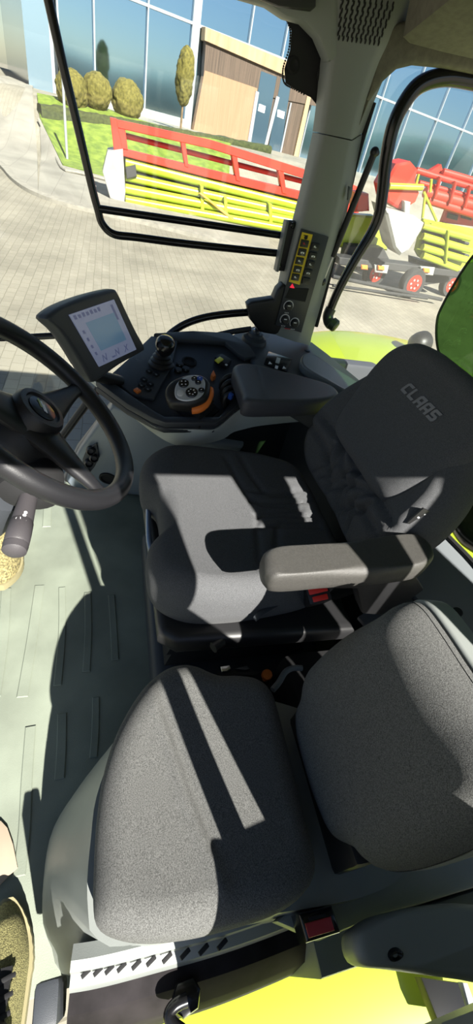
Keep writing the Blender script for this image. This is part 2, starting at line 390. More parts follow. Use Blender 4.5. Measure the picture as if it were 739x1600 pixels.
# guard frame of black tube
gf = thing('guard_frame', 'black tubular guard frame with two bars across the right side window', 'frame', PX(445, 385, .85))
bm = nb(); tube(bm, [PX(x, y, .85) for x, y in [(20, -240), (42, -140), (62, -60), (78, 10), (98, 100), (122, 200), (143, 290), (153, 328), (160, 350), (178, 366), (215, 371), (300, 382), (436, 396)]], .0115, 12); obj('frame_tube', bm, BLKG, gf)
bm = nb(); tube(bm, [PX(x, y, .85) for x, y in [(155, 326), (160, 327), (250, 340), (345, 354), (440, 368)]], .0105, 12, smooth=3); obj('cross_bar', bm, BLKG, gf)
bm = nb(); prism(bm, [PX(x, y, .845) for x, y in [(443, 342), (474, 345), (462, 400), (446, 421), (428, 420)]], (-.03, 0, 0), .006)
br = obj('mounting_bracket', bm, BLK, gf)
for p in [(457, 352), (436, 414)]:
    bm = nb(); lathe(bm, [(.009, 0), (.009, .005), (.005, .007), (0, .006)], PX(*p, .815), (-1, 0, 0), 12); obj('bolt', bm, BLKG, br)
bm = nb(); prism(bm, [PX(x, y, .84) for x, y in [(443, 342), (447, 343), (431, 421), (427, 420)]], (-.035, 0, 0), .002); obj('flange', bm, MGR, br)
# right rear side window with tubular frame
bm = nb(); prism(bm, [PX(x, y, .875) for x, y in [(506, 500), (548, 310), (590, 130), (640, 100), (900, 150), (1100, 420), (700, 620), (540, 560)]], (.004, 0, 0))
w2 = struct(obj('window_2', bm, PANE, smooth=False), 'clear rear side window right of the grey pillar', 'window')
wf = thing('window_frame', 'black tubular frame with round knob on the rear side window', 'window frame', PX(510, 500, .85))
bm = nb(); tube(bm, [PX(x, y, .85) for x, y in [(512, 494), (528, 455), (555, 405), (580, 364), (592, 335), (598, 298), (603, 250), (614, 198), (632, 160), (655, 133), (690, 121), (730, 124), (800, 142), (900, 180)]], lambda t: .016+.006*min(1, t*1.6), 14); obj('frame_tube', bm, BLKG, wf)
bm = nb(); q = PX(513, 490, .85); tube(bm, [q+V((0, -.004, .02)), q+V((-.002, .0, -.004)), q+V((-.012, -.004, -.022)), q+V((-.03, -.012, -.03))], .021, 14); kb = obj('handle_elbow', bm, BLK, wf)
bm = nb(); lathe(bm, [(.018, -.004), (.024, 0), (.024, .02), (.018, .026), (0, .027)], q+V((-.022, -.016, -.026)), (-.6, -.6, -.25), 20); obj('knob', bm, BLK, kb)
gs = thing('gas_strut', 'slim black gas strut beside the grey pillar', 'gas strut', PX(505, 440, .82))
A, B = PX(585, 238, .82), PX(504, 440, .82)
bm = nb(); tube(bm, [A, A.lerp(B, .1), A.lerp(B, .78)], .0105, 12, smooth=0); cy = obj('cylinder', bm, BLK, gs)
bm = nb(); tube(bm, [A.lerp(B, .78), B], .0045, 10, smooth=0); obj('rod', bm, STEEL, gs)
bm = nb(); ell(bm, A, (.014, .014, .014)); tube(bm, [A, A+V((.02, -.02, .0))], .008, 8, smooth=0); obj('top_joint', bm, BLK, gs)
bm = nb(); ell(bm, B, (.012, .012, .014)); tube(bm, [B, B+V((.03, .005, -.0))], .007, 8, smooth=0); obj('bottom_joint', bm, BLK, gs)
bm = nb(); tube(bm, [PX(x, y, .845) for x, y in [(584, 160), (560, 240), (540, 325), (515, 430), (494, 510)]], .008, 8)
struct(obj('trim', bm, BLKM), 'black rubber door seal along the pillar', 'seal')

# pillar with controls
pil = bpy.data.objects.new('pillar', None); COL.objects.link(pil); pil.location = PX(450, 525, .80); ORI['pillar'] = pil.location.copy()
struct(pil, 'grey cab pillar with speaker grille and yellow edged switch panel', 'pillar')
ST = [((517, -40), (632, -40), (655, -40)), ((524, 15), (616, 15), (640, 20)), ((520, 70), (600, 62), (626, 66)), ((515, 110), (581, 105), (606, 108)), ((509, 165), (562, 165), (582, 165)), ((503, 208), (549, 218), (566, 208))]
ST2 = [((503, 210), (549, 220), (566, 210)), ((482, 300), (532, 308), (548, 306)), ((456, 400), (507, 408), (522, 406)), ((431, 512), (471, 524), (487, 526)), ((427, 522), (466, 536), (484, 540))]
def pring(s, d=0):
    l, r, k = s
    a = PX(*l, .78); b = PX(*r, .78); c = PX(*k, .84)
    return [a+V((.08, 0, 0)), a+V((.02, .002, 0)), a+V((.004, -.004, 0)), a.lerp(b, .12)-V((0, 0, 0)), a.lerp(b, .5), a.lerp(b, .9), b+V((.006, -.004, 0)), c+V((0, 0, 0)), c+V((.03, 0, 0))]
def fine(S, n=5):
    out = []
    for k in range(3):
        out.append(resample(catmull([V((s[k][0], s[k][1], 0)) for s in S], 8), len(S)*n, False))
    return [tuple((out[k][i].x, out[k][i].y) for k in range(3)) for i in range(len(S)*n)]
bm = nb(); loft(bm, [pring(s) for s in fine(ST)]); up = obj('upper_cover', bm, PILL, pil, ang=50)
bm = nb(); loft(bm, [pring(s) for s in fine(ST2)]); lo = obj('lower_cover', bm, PILL, pil, ang=50)
bm = nb()                                                   # speaker slots
for i in range(10):
    for j in range(10):
        t, s = (i+.5)/10, (j+.5)/10
        xl, xr = 533-3*s*0, 620-22*s
        x = 530+t*(xr-530)-6*s+ (2 if j % 2 else 0); y = -8+s*70+t*12*(1-.2*s)
        q = PX(x, y, .779)
        ell(bm, q, (.002, .0026, .0052), seg=8)
obj('speaker_grille', bm, BLKM, up)
def pq(x, y, d=.0): return PX(x, y, .7795-d)
cu = (pq(471, 517)-pq(513, 371)); cd = cu.normalized(); cr = V((-1, 0, 0)).cross(cd).normalized()
if cr.y > 0: cr = -cr
CR = Matrix((cr, -cd, V((-1, 0, 0)))).transposed()
def plate(name, pts, m, par, th=.004, d=0, bev=.001, label=None):
    bm = nb(); prism(bm, [pq(x, y, d) for x, y in pts], (-th, 0, 0), bev); return obj(name, bm, m, par, label=label)
cp = plate('control_panel', [(470, 357), (513, 370), (470, 519), (430, 507)], DGR2, pil, .005)
plate('yellow_strip', [(472, 362.5), (488.5, 366.5), (468, 445), (451, 440)], YEL, cp, .001, .005, 0, 'yellow strip framing five black switches')
SY = [(475.6, 380.6), (472, 394), (468, 407.7), (464.8, 421), (461.6, 433)]; SB = [(492.5, 385.6), (488.8, 399.7), (485, 413), (481, 426), (477.8, 439)]
for i, p in enumerate(SY+SB):
    bm = nb(); box(bm, pq(*p, .008), (.028, .021, .006), CR, .002); b = obj('switch', bm, BLK, cp)
    if i != 9:
        bm = nb(); o = pq(*p, .0112)
        k = i % 5
        for q in range(2+k % 2):
            box(bm, o+cr*(.004*(q-.5))+cd*(.002*((q+k) % 2)), (.005, .0022 if q % 2 else .005, .0006), CR)
        obj('symbol', bm, REDD if i == 0 else WHITE, b)
bm = nb(); lathe(bm, [(.006, 0), (.006, .001), (0, .001)], pq(478, 371, .006), (-1, 0, 0), 12); box(bm, pq(478, 368, .0065), (.016, .002, .001), CR); obj('lamp_symbol', bm, BLKM, cp)
bm = nb(); prism(bm, [pq(456.8, 443, .005), pq(460.5, 451, .005), pq(452.5, 449, .005)], (-.001, 0, 0)); obj('warning_triangle', bm, mat('red_lamp', (.8, .02, .05), .4, emit=(.9, .02, .06), es=.6), cp)
plate('blank_cover', [(453, 450), (482.5, 451), (476.5, 471.5), (445.5, 465.5)], BLKM, cp, .002, .005, 0)
for p in [(450.7, 478), (445, 499), (460, 504.4)]:
    bm = nb(); lathe(bm, [(.014, 0), (.013, .012), (.011, .014), (0, .014)], pq(*p, .005), (-1, 0, 0), 24); d = obj('dial', bm, BLK, cp)
    bm = nb()
    for k in range(18):
        a = math.radians(-40+k*260/17); o = pq(*p, .0056)+(cr*math.cos(a)-cd*math.sin(a))*.0175
        box(bm, o, (.004, .003, .0008), CR)
    obj('scale_ring', bm, WHITE, d)
    bm = nb(); box(bm, pq(*p, .0195)+cr*.003, (.011, .003, .001), CR); obj('pointer', bm, WHITE, d)
    bm = nb(); o = pq(*p, .0056)+cd*.024
    for k in (-1, 0, 1): box(bm, o+cr*.006*k, (.003, .0025, .0008), CR)
    obj('symbol', bm, WHITE, d)
bm = nb(); box(bm, pq(449, 513.7, .0055), (.022, .0035, .001), CR); obj('red_mark', bm, REDD, cp)
bm = nb(); lathe(bm, [(.006, 0), (.006, .002), (0, .001)], PX(480, 502, .80), (-.8, -.6, 0), 12); obj('screw', bm, BLKM, lo)
bm = nb(); prism(bm, [PX(x, y, .80) for x, y in [(543, 290), (549, 293), (546, 308), (541, 312)]], (-.015, 0, 0), .003); obj('clip', bm, MGR, lo)

# ================================================================== DRIVER SEAT
ds = thing('driver_seat', 'dark grey fabric driver seat with moulded backrest and armrest', 'seat', (0, -.3, 0))
# cushion
CO, CN = V((0, 0, .535)), V((0, 0, 1))
def mir(L): return L+[(-a, b) for a, b in L[::-1]]
half = [(.0, -.118), (.055, -.116), (.085, -.10), (.11, -.082), (.17, -.078), (.225, -.10), (.262, -.16), (.272, -.25), (.265, -.36), (.245, -.47), (.20, -.555), (.10, -.575), (0, -.575)]
ol = catmull([V(p) for p in half]+[V((-a, b)) for a, b in half[-2:0:-1]], 6, True)
def ch(a, b):
    return .022*(abs(a)/.26)**2.2-.012*max(0, (b+.16)/.08)**2*(b > -.16)+.012*max(0, 1-abs(b+.16)/.14)
GC = []
for L in [[(350, 718), (366, 742), (384, 770), (396, 783), (412, 789), (470, 792)], [(372, 716), (392, 745), (410, 766), (424, 774), (480, 776)], [(400, 806), (430, 804), (500, 806)], [(408, 826), (430, 821), (500, 823)]]:
    l = [PZ(x, y, .535).xy for x, y in L]
    GC.append((l, .007, .007)); GC.append(([V((-p.x, p.y)) for p in l], .007, .007))
bm = nb(); pillow(bm, ol, CO, XA, YA, CN, .12, .042, ch, GC, N=150, K=44, cx=(0, -.32)); obj('cushion', bm, FAB, ds, ang=60)
# backrest
BO, BU, BV, BN = V((0, -.565, .56)), V((-1, 0, 0)), V((0, -.37, .929)), V((0, .929, .37))
bh = [(0, -.01), (.15, -.01), (.215, .02), (.25, .08), (.262, .15), (.25, .23), (.215, .31), (.19, .37), (.12, .415), (0, .42)]
bl = catmull([V(p) for p in bh]+[V((-a, b)) for a, b in bh[-2:0:-1]], 6, True)
def bhf(a, b): return .05*(abs(a)/.25)**2.4*(1-.4*max(0, b)/.4)+.014*max(0, 1-abs(b-.1)/.12)
GB = []
for L in [[(494, 660), (514, 700), (515, 740), (503, 770)], [(515, 655), (538, 692), (538, 747), (524, 788)], [(543, 668), (558, 742), (540, 770), (524, 806)], [(615, 765), (560, 775), (545, 790), (535, 815)], [(583, 788), (553, 805), (543, 830)]]:
    l = []
    for x, y in L:
        p = PL(x, y, BO, BN)-BO; l.append(V((p.dot(BU), p.dot(BV))))
    GB.append((l, .016, .010)); GB.append(([V((-p.x, p.y)) for p in l], .016, .010))
bm = nb(); pillow(bm, bl, BO, BU, BV, BN, .10, .04, bhf, GB, N=150, K=44, cx=(0, .2)); bk = obj('backrest', bm, FAB, ds, ang=60)
hp = [(0, .13), (.10, .13), (.15, .142), (.175, .18), (.195, .26), (.205, .33), (.195, .385), (.15, .425), (.08, .44), (0, .442)]
hl = catmull([V(p) for p in hp]+[V((-a, b)) for a, b in hp[-2:0:-1]], 6, True)
HO = BO+BN*.045
bm = nb(); pillow(bm, hl, HO, BU, BV, BN, .10, .045, lambda a, b: -.03*(b-.13)/.3+.0*a, N=140, K=24, cx=(0, .29)); hd = obj('headrest_pad', bm, FAB, ds, ang=60)
# logo letters on the headrest, five angular capitals
def LQ(x, y): p = PL(x, y, HO, BN)-HO; return V((p.dot(BU), p.dot(BV)))
TL, BLc, TR, BRc = LQ(632, 591), LQ(617, 603), LQ(684, 643), LQ(667, 656)
C_ = [[(.2, 1), (1, 1), (.92, .76), (.3, .76)], [(.2, 1), (.3, .76), (.3, .24), (.1, 0), (0, .2), (0, .8)], [(.1, 0), (.92, 0), (1, .24), (.3, .24)]]
L_ = [[(0, 1), (.3, 1), (.3, 0), (.1, 0), (0, .2)], [(.3, .24), (1, .24), (.92, 0), (.3, 0)]]
A_ = [[(0, 0), (0, .8), (.2, 1), (.3, .76), (.3, 0)], [(.2, 1), (1, 1), (1, .76), (.3, .76)], [(.7, .76), (1, .76), (1, 0), (.7, 0)], [(.3, .5), (.7, .5), (.7, .27), (.3, .27)]]
S_ = [[(.15, 1), (1, 1), (.92, .76), (.3, .76)], [(.15, 1), (.3, .76), (.3, .62), (0, .5), (0, .85)], [(0, .6), (.85, .6), (.7, .38), (.1, .38)], [(.85, .6), (1, .45), (1, .15), (.7, .24), (.7, .38)], [(1, .15), (.85, 0), (0, 0), (.08, .24), (.7, .24)]]
for i, G in enumerate([C_, L_, A_, A_, S_]):
    bm = nb()
    for poly in G:
        P = []
        for s, t in poly:
            f = (i+.06+s*.86)/5
            q = (BLc.lerp(BRc, f)).lerp(TL.lerp(TR, f), t)
            P.append(HO+BU*q.x+BV*q.y+BN*(-.03*(q.y-.13)/.3+.0008))
        prism(bm, P, BN*.0012)
    obj('logo_letter', bm, LOGO, hd, smooth=False)
bm = nb(); ap = [(x, y) for x, y in [(420, 852), (415, 874), (424, 890), (440, 897), (520, 893), (600, 889), (664, 880), (682, 868), (684, 856), (672, 838), (645, 829), (560, 837), (480, 845)]]
apz = [PZ(x, y, .72) for x, y in ap]; ao = V((sum(p.x for p in apz)/13, sum(p.y for p in apz)/13, .715))
pillow(bm, catmull([V((p.x-ao.x, p.y-ao.y)) for p in apz], 5, True), ao, XA, YA, ZA, .05, .018, None, N=110, K=14); am = obj('armrest', bm, VINYL, ds, ang=60)
bm = nb(); prism(bm, [V((-.33, y, z)) for y, z in [(-.36, .66), (-.60, .66), (-.66, .6), (-.62, .5), (-.54, .52), (-.48, .62), (-.36, .63)]], (.05, 0, 0), .008); obj('armrest_bracket', bm, BLK, am)
# base
bm = nb(); prism(bm, [V((x, y, .36)) for x, y in [(-.27, -.10), (-.30, -.14), (-.31, -.58), (.28, -.6), (.28, -.12), (.25, -.09)]], (0, 0, .06), .02, 3); obj('seat_pan', bm, BLK, ds)
bm = nb(); R0 = [V((x, y, 0)) for x, y in [(-.22, -.14), (.22, -.14), (.22, -.56), (-.22, -.56)]]
rr = []
for k in range(9):
    s = 1.0 if k % 2 else .9; rr.append([V((p.x*s, (p.y+.36)*s-.36, .12+.24*k/8)) for p in R0])
loft(bm, rr); obj('suspension_bellows', bm, BLKM, ds)
bm = nb(); box(bm, (.02, -.37, .06), (.60, .52, .12), bev=.03, seg=3); obj('floor_mount', bm, DGR, ds)
bm = nb(); tube(bm, [PZ(x, y, .44) for x, y in [(233, 792), (232, 800), (233, 845), (240, 868), (246, 880)]], .008, 10, smooth=4); obj('adjuster_bar', bm, BLUEST, ds, label='blue grey metal bar in the cushion front')
bm = nb(); tube(bm, [PZ(x, y, .40) for x, y in [(356, 978), (354, 990), (346, 1002), (333, 1012)]], lambda t: .007+.006*(t > .6), 10, smooth=5); obj('height_lever', bm, BLK, ds)
bm = nb(); P = [PZ(x, y, .47) for x, y in [(395, 966), (402, 958), (425, 944), (450, 935), (476, 928), (478, 934), (462, 938), (440, 946), (412, 962), (400, 972)]]; prism(bm, P, (0, 0, .008), .002); obj('side_lever', bm, DGR, ds)
bkn = V((-.45, .30, .84)).normalized(); bkx = (PZ(512, 912, .52)-PZ(482, 918, .52)).normalized(); KR = rotm(bkx, bkn)
bc = PZ(496, 924, .54); bm = nb(); box(bm, bc-bkn*.035, (.052, .052, .09), KR, .006); bb = obj('belt_buckle', bm, BLK, ds)
ky = KR @ YA
bm = nb(); box(bm, bc+bkn*.010+ky*.006, (.042, .022, .006), KR, .002); obj('release_button', bm, RED, bb, label='bright red release button')
bm = nb(); box(bm, bc+bkn*.010-ky*.016, (.034, .012, .006), KR, .002); obj('release_button', bm, RED, bb, label='bright red release button')
bm = nb(); box(bm, bc+bkn*.010+ky*.023, (.032, .008, .006), KR, .002); obj('tongue', bm, SILV, bb)
bm = nb(); tube(bm, [bc-bkn*.07, bc-bkn*.12+V((0, -.06, 0)), bc-bkn*.15+V((0.02, -.16, .0)), bc+V((.03, -.24, -.10))], .016, 8, flat=.35); obj('belt_webbing', bm, BLKM, ds)
bm = nb(); p = PL(653, 806, BO+BN*.02, BN); box(bm, p+V((-.004, 0, 0)), (.004, .03, .045), rotm((1, 0, 0), BV)); tg = obj('label_tag', bm, BLK, ds)
bm = nb()
for k in range(3): box(bm, p+V((-.0066, 0, 0))+BV*(.012*(k-1))+BN*(.004*((k % 2)*2-1)), (.001, .006, .003), rotm((1, 0, 0), BV))
obj('symbol', bm, WHITE, tg)

# ================================================================== PASSENGER SEAT
ps = thing('passenger_seat', 'charcoal fabric passenger seat with fold-down backrest, nearest the door', 'seat', (-.58, -.15, 0))
PCZ = .46
po = [(285, 1037), (258, 1044), (230, 1066), (204, 1100), (178, 1150), (160, 1210), (150, 1280), (146, 1350), (145, 1415), (152, 1448), (180, 1466), (230, 1474), (300, 1467), (370, 1450), (430, 1430), (470, 1405), (492, 1375), (496, 1340), (480, 1275), (458, 1185), (438, 1110), (424, 1075), (402, 1058), (372, 1053), (345, 1053), (325, 1047), (308, 1040)]
pz = [PZ(x, y, PCZ-.02) for x, y in po]; pc = V((-.575, -.16))
GP = [([PZ(x, y, PCZ).xy-pc for x, y in [(232, 1060), (246, 1110), (266, 1165), (290, 1240), (320, 1320), (350, 1400)]], -.006, .012), ([PZ(x, y, PCZ).xy-pc for x, y in [(240, 1058), (256, 1110), (277, 1165), (302, 1240), (334, 1320)]], .006, .009)]
bm = nb(); pillow(bm, catmull([V((p.x, p.y))-pc for p in pz], 5, True), V((pc.x, pc.y, PCZ)), XA, YA, ZA, .10, .045, lambda a, b: .012*(abs(a)/.18)**2, GP, N=150, K=36); obj('cushion', bm, FAB2, ps, ang=60)
QV, QN = V((0, -.2, .98)), V((0, .98, .2)); QO = V((-.60, -.345, .46)); QU = V((-1, 0, 0))
qo = [(600, 938), (570, 958), (520, 988), (478, 1026), (461, 1052), (455, 1085), (447, 1110), (449, 1150), (463, 1210), (482, 1270), (502, 1316), (522, 1331), (538, 1340), (556, 1362), (580, 1374), (625, 1369), (690, 1345), (750, 1310), (800, 1275), (815, 1240), (790, 1190), (739, 1125), (690, 1050), (650, 985), (622, 946)]
q2 = []
for x, y in qo:
    p = PL(x, y, QO, QN)-QO; q2.append(V((p.dot(QU), p.dot(QV))))
qs = catmull(q2, 5, True)
qc = sum(q2, V((0, 0)))/len(q2)
bm = nb(); pillow(bm, qs, QO, QU, QV, QN, .07, .06, lambda a, b: .012-.14*((a-qc.x)**2+(b-qc.y)**2), N=150, K=26, cx=qc); obj('backrest', bm, FAB2, ps, ang=60)
bm = nb(); pillow(bm, [qc+(p-qc)*1.02 for p in qs], QO-QN*.066, QU, QV, QN, .05, .006, N=120, K=4, cx=qc); sh = obj('back_shell', bm, PILL, ps)
for k in range(3):                                   # ribs on the top edge of the shell
    p = PL(726+4*k, 1092+10*k, QO-QN*.08, QN); bm = nb(); box(bm, p, (.004, .03, .012), bev=.001); obj('rib', bm, DGR, sh)
bm = nb(); prism(bm, [PL(x, y, QO-QN*.075, QN)+QV*.004 for x, y in [(640, 962), (652, 962), (742, 1098), (732, 1104)]], QV*.006, .002); obj('edge_moulding', bm, PILL, sh)
bm = nb(); box(bm, (-.6, -.39, .40), (.26, .05, .12), bev=.01); obj('hinge', bm, BLK, ps)
bm = nb(); box(bm, (-.45, -.595, .14), (.34, .33, .28), bev=.03); box(bm, (-.40, -.40, .09), (.16, .12, .18), bev=.02); obj('dark_gap_box', bm, BLKM, ps, label='matt black box added to darken the gap below the backrest')  # black box added to darken the sunlit gap between the seats
# plinth under the passenger seat
pl_ = thing('seat_plinth', 'pale grey moulded plinth with slotted ledge under the passenger seat', 'plinth', (-.58, -.15, 0))
bot = [PZ(x, y, .0) for x, y in [(285, 1075), (232, 1115), (178, 1170), (128, 1228), (82, 1300), (67, 1390), (68, 1450)]]+[V((-.70, .118, 0)), V((-.74, .10, 0)), V((-.76, .05, 0)), V((-.77, -.2, 0)), V((-.77, -.5, 0)), V((-.55, -.58, 0)), V((-.45, -.43, 0))]
top = [PZ(x, y, .36) for x, y in [(285, 1060), (240, 1080), (185, 1160), (152, 1240), (142, 1310), (136, 1380), (138, 1430)]]+[V((-.705, .035, .36)), V((-.725, .02, .36)), V((-.74, -.02, .36)), V((-.75, -.2, .36)), V((-.75, -.5, .36)), V((-.55, -.57, .36)), V((-.46, -.41, .36))]
bs, ts = resample(catmull(bot, 8, True), 90), resample(catmull(top, 8, True), 90)
bm = nb(); rings = []
for k in range(11):
    t = k/10; s = t**1.5
    rings.append([V((b.x+(c.x-b.x)*s, b.y+(c.y-b.y)*s, .36*t)) for b, c in zip(bs, ts)])
loft(bm, rings); obj('plinth_body', bm, PLIN, pl_, ang=60)
# slotted sill ledge following the door opening
def sweep(bm, path, prof, cap=True):
    """path: list of (x, y); prof: (outward offset, z) polygon, outward = away from the cab"""
    P = catmull([V((p[0], p[1], 0)) for p in path], 6); rings = []
    for i, p in enumerate(P):
        t = (P[min(i+1, len(P)-1)]-P[max(i-1, 0)]).normalized(); o = V((t.y, -t.x, 0))
        if o.x > 0: o = -o
        rings.append([p+o*a+V((0, 0, z)) for a, z in prof])
    return loft(bm, rings)
SP = [(-.750, .06), (-.754, .02), (-.757, -.05), (-.76, -.2), (-.752, -.38), (-.735, -.55), (-.71, -.8), (-.69, -1.0)]
bm = nb(); sweep(bm, SP, [(-.03, .296), (-.012, .304), (.0, .298), (.003, .272), (.017, .264), (.022, .25), (.022, .10), (-.03, .10)]); ld = obj('sill_ledge', bm, PLIN, pl_, ang=30)
bm = nb()
for i, (x, y) in enumerate([(134, 1519), (153, 1516), (171, 1513), (190, 1509.5), (213, 1505.5), (236, 1500), (261, 1495), (289, 1489), (318, 1482), (347, 1474)]):
    q = PZ(x, y, .286); box(bm, q+V((-.001, 0, 0)), (.006, .0135+.0005*i, .012), rotm((1, .5, 0), (0, 0, 1)), .001)
obj('vent_slots', bm, BLKM, ld)
bm = nb(); q = PZ(91, 1545, .2); box(bm, (-.775, .092, .2), (.05, .035, .16), bev=.008); obj('end_block', bm, DGR, pl_)
bm = nb(); sweep(bm, SP, [(.022, .244), (.045, .236), (.07, .20), (.088, .10), (.088, -.12), (.022, -.12)]); struct(obj('trim', bm, mat('sill_rubber', (.014, .012, .013), .75, noise=.5, nscale=14, spec=.12), ang=30), 'black scuffed rubber door sill strip', 'door sill')
bm = nb(); prism(bm, [PZ(x, y, .335) for x, y in [(430, 1440), (545, 1346), (640, 1318), (745, 1285), (900, 1230), (900, 1330), (745, 1386), (660, 1412), (600, 1428), (500, 1470)]], (0, 0, -.03), .006)
prism(bm, [V((x, y, .27)) for x, y in [(-.70, -.33), (-.845, -.33), (-.855, -1.0), (-.66, -1.0)]], (0, 0, -.4), .006)
struct(obj('trim', bm, PLIN), 'grey ledge trim beside the passenger backrest', 'ledge')
bu = thing('seat_belt_buckle', 'square black belt buckle with dark red button by the door sill', 'buckle', PZ(500, 1445, .35))
un = V((-.15, .25, .95)).normalized(); q0 = [PZ(x, y, .385) for x, y in [(467, 1428), (520, 1414), (534, 1457), (480, 1474)]]
bm = nb(); prism(bm, q0, (0, 0, -.05), .008, 3); bbd = obj('buckle_body', bm, BLKG, bu)
bm = nb(); prism(bm, [PZ(x, y, .386) for x, y in [(476, 1443), (516, 1432), (522, 1454), (482, 1466)]], (0, 0, .003), .001); obj('release_button', bm, REDD, bu)
bm = nb(); prism(bm, [PZ(x, y, .386) for x, y in [(481, 1434), (508, 1427), (509, 1432), (483, 1439)]], (0, 0, .002), .0005); obj('slot', bm, BLKM, bu)
# grey pillar foot cover at the door
bm = nb(); TO = V((-.845, -.34, .40))
cvp = [PZ(x, y, .42) for x, y in [(553, 1462), (556, 1492), (572, 1510), (620, 1516), (739, 1532), (900, 1552), (900, 1440), (739, 1412), (660, 1415), (600, 1428), (570, 1444)]]
pillow(bm, catmull([V((p.x+.85, p.y+.5)) for p in cvp], 4, True), V((-.85, -.5, .43)), XA, YA, ZA, .07, .02, lambda a, b: -.035*max(0, -a+.0)/.06, N=120, K=12, cx=(-.0, -.08))
pf = thing('pillar_foot_cover', 'rounded grey plastic cover with a slotted bolt beside the door sill', 'trim cover', (-.85, -.45, .36)); obj('cover_body', bm, PILL, pf, ang=60)
bm = nb(); lathe(bm, [(.012, -.004), (.012, .004), (.009, .005), (.004, .0), (0, .0)], PZ(617, 1491, .43), (-.5, 0, .85), 16, sx=.5); obj('slotted_bolt', bm, BLKG, pf)
# door latch cable at the sill
la = thing('door_latch', 'black door latch striker with shiny hook on the door sill', 'latch', PZ(285, 1560, .2))
bm = nb(); prism(bm, [PZ(x, y, .235) for x, y in [(268, 1556), (275, 1535), (300, 1525), (312, 1545), (308, 1575), (285, 1592), (268, 1580)]], (0, 0, .02), .006); obj('latch_plate', bm, BLKG, la)
bm = nb(); tube(bm, [PZ(x, y, .26) for x, y in [(292, 1562), (275, 1570), (264, 1585), (270, 1600), (285, 1612)]], .009, 10); obj('hook', bm, BLKG, la)

# things in the gap between the seats
ok = thing('release_knob', 'small round orange release knob between the two seats', 'knob', PZ(417, 1055, .22))
bm = nb(); lathe(bm, [(.008, -.05), (.008, -.01), (.013, -.008), (.015, 0), (.013, .012), (0, .014)], PZ(417, 1055, .22), (-.2, .2, .9), 18); obj('knob_head', bm, ORG, ok)
bm = nb(); tube(bm, [PZ(417, 1055, .20), PZ(417, 1055, .12)+V((.02, -.02, -.10))], .006, 8, smooth=0); obj('shaft', bm, BLK, ok)
lb = thing('lap_belt_tongue', 'silver lap belt tongue on black strap beyond the passenger cushion', 'belt tongue', PZ(358, 1050, .34))
bm = nb(); prism(bm, [PZ(x, y, .36) for x, y in [(336, 1053), (346, 1047), (385, 1046), (408, 1050), (400, 1055), (350, 1057)]], (0, 0, -.012), .003); obj('strap', bm, BLKM, lb)
bm = nb(); prism(bm, [PZ(x, y, .365) for x, y in [(344, 1043), (358, 1041), (360, 1046), (355, 1050), (346, 1051)]], (0, 0, .006), .002); obj('tongue_plate', bm, STEEL, lb)
bm = nb(); prism(bm, [PZ(x, y, .362) for x, y in [(366, 1046), (385, 1041), (390, 1046), (383, 1048)]], (0, 0, .004), .001); obj('strap_edge', bm, DGR, lb)
wb = tag(obj('grey_cable', tube(nb(), [PZ(x, y, .36) for x, y in [(426, 1078), (436, 1066), (446, 1050), (458, 1044), (472, 1044)]], .007, 8), MGR), 'grey cable loop between passenger cushion and its backrest', 'cable')
# ================================================================== ARMREST CONSOLE
TO_, TN = V((.2, 0, .56)), V((-.18, 0, 1)).normalized()
def T(x, y, d=0): return PL(x, y, TO_+TN*d, TN)
con = thing('control_console', 'dark control console with padded armrest and pale grey skirt right of the driver seat', 'console', (.45, -.3, .5))
out = [(150, 604), (198, 640), (238, 662), (257, 669), (335, 669), (351, 657), (366, 643), (384, 634), (480, 641), (535, 628), (545, 600), (440, 568), (398, 562), (386, 545), (357, 527), (300, 524), (236, 528), (200, 560)]
bm = nb(); prism(bm, [T(x, y) for x, y in out], -TN*.022, .006); cb = obj('console_body', bm, DGR2, con)
# raised rim around the working tray
bm = nb()
rim_o = [(150, 604), (198, 640), (238, 662), (257, 669), (335, 669), (351, 657), (366, 643), (384, 634)]
rim_i = [(166, 598), (206, 627), (240, 650), (256, 659), (340, 659), (348, 650), (358, 636), (374, 620)]
prism(bm, [T(*p) for p in rim_o]+[T(*p) for p in rim_i[::-1]], TN*.022, .005); obj('tray_rim', bm, DGR, con)
bm = nb(); prism(bm, [T(*p) for p in [(277, 537), (350, 541), (372, 560), (382, 566), (398, 562), (386, 545), (357, 527), (300, 524), (240, 528)]], TN*.02, .005); obj('tray_rim', bm, DGR, con)
bm = nb(); prism(bm, [T(*p) for p in [(236, 530), (277, 537), (268, 575), (240, 628), (206, 622), (178, 598), (205, 560)]], TN*.014, .004); sw = obj('switch_field', bm, DGR, con)
bm = nb()                                         # pale skirt
S = [((162, 600), (140, 596)), ((198, 636), (186, 634)), ((238, 665), (236, 674)), ((257, 670), (270, 694)), ((300, 671), (300, 697)), ((335, 671), (346, 687)), ((352, 659), (363, 676)), ((367, 646), (380, 671)), ((384, 638), (402, 666)), ((440, 641), (445, 661)), ((490, 641), (496, 656)), ((540, 632), (540, 646))]
rings = []
for t, b in S:
    a = T(*t, -.004); c = PZ(*b, .505); rings.append([a, c, c+V((.03, .0, -.004)), a+V((.03, 0, -.004))])
f = [resample(catmull([r[k] for r in rings], 6), 60, False) for k in range(4)]
loft(bm, [[f[k][i] for k in range(4)] for i in range(60)]); obj('skirt', bm, LGR, con, label='pale grey skirt below the dark console rim')
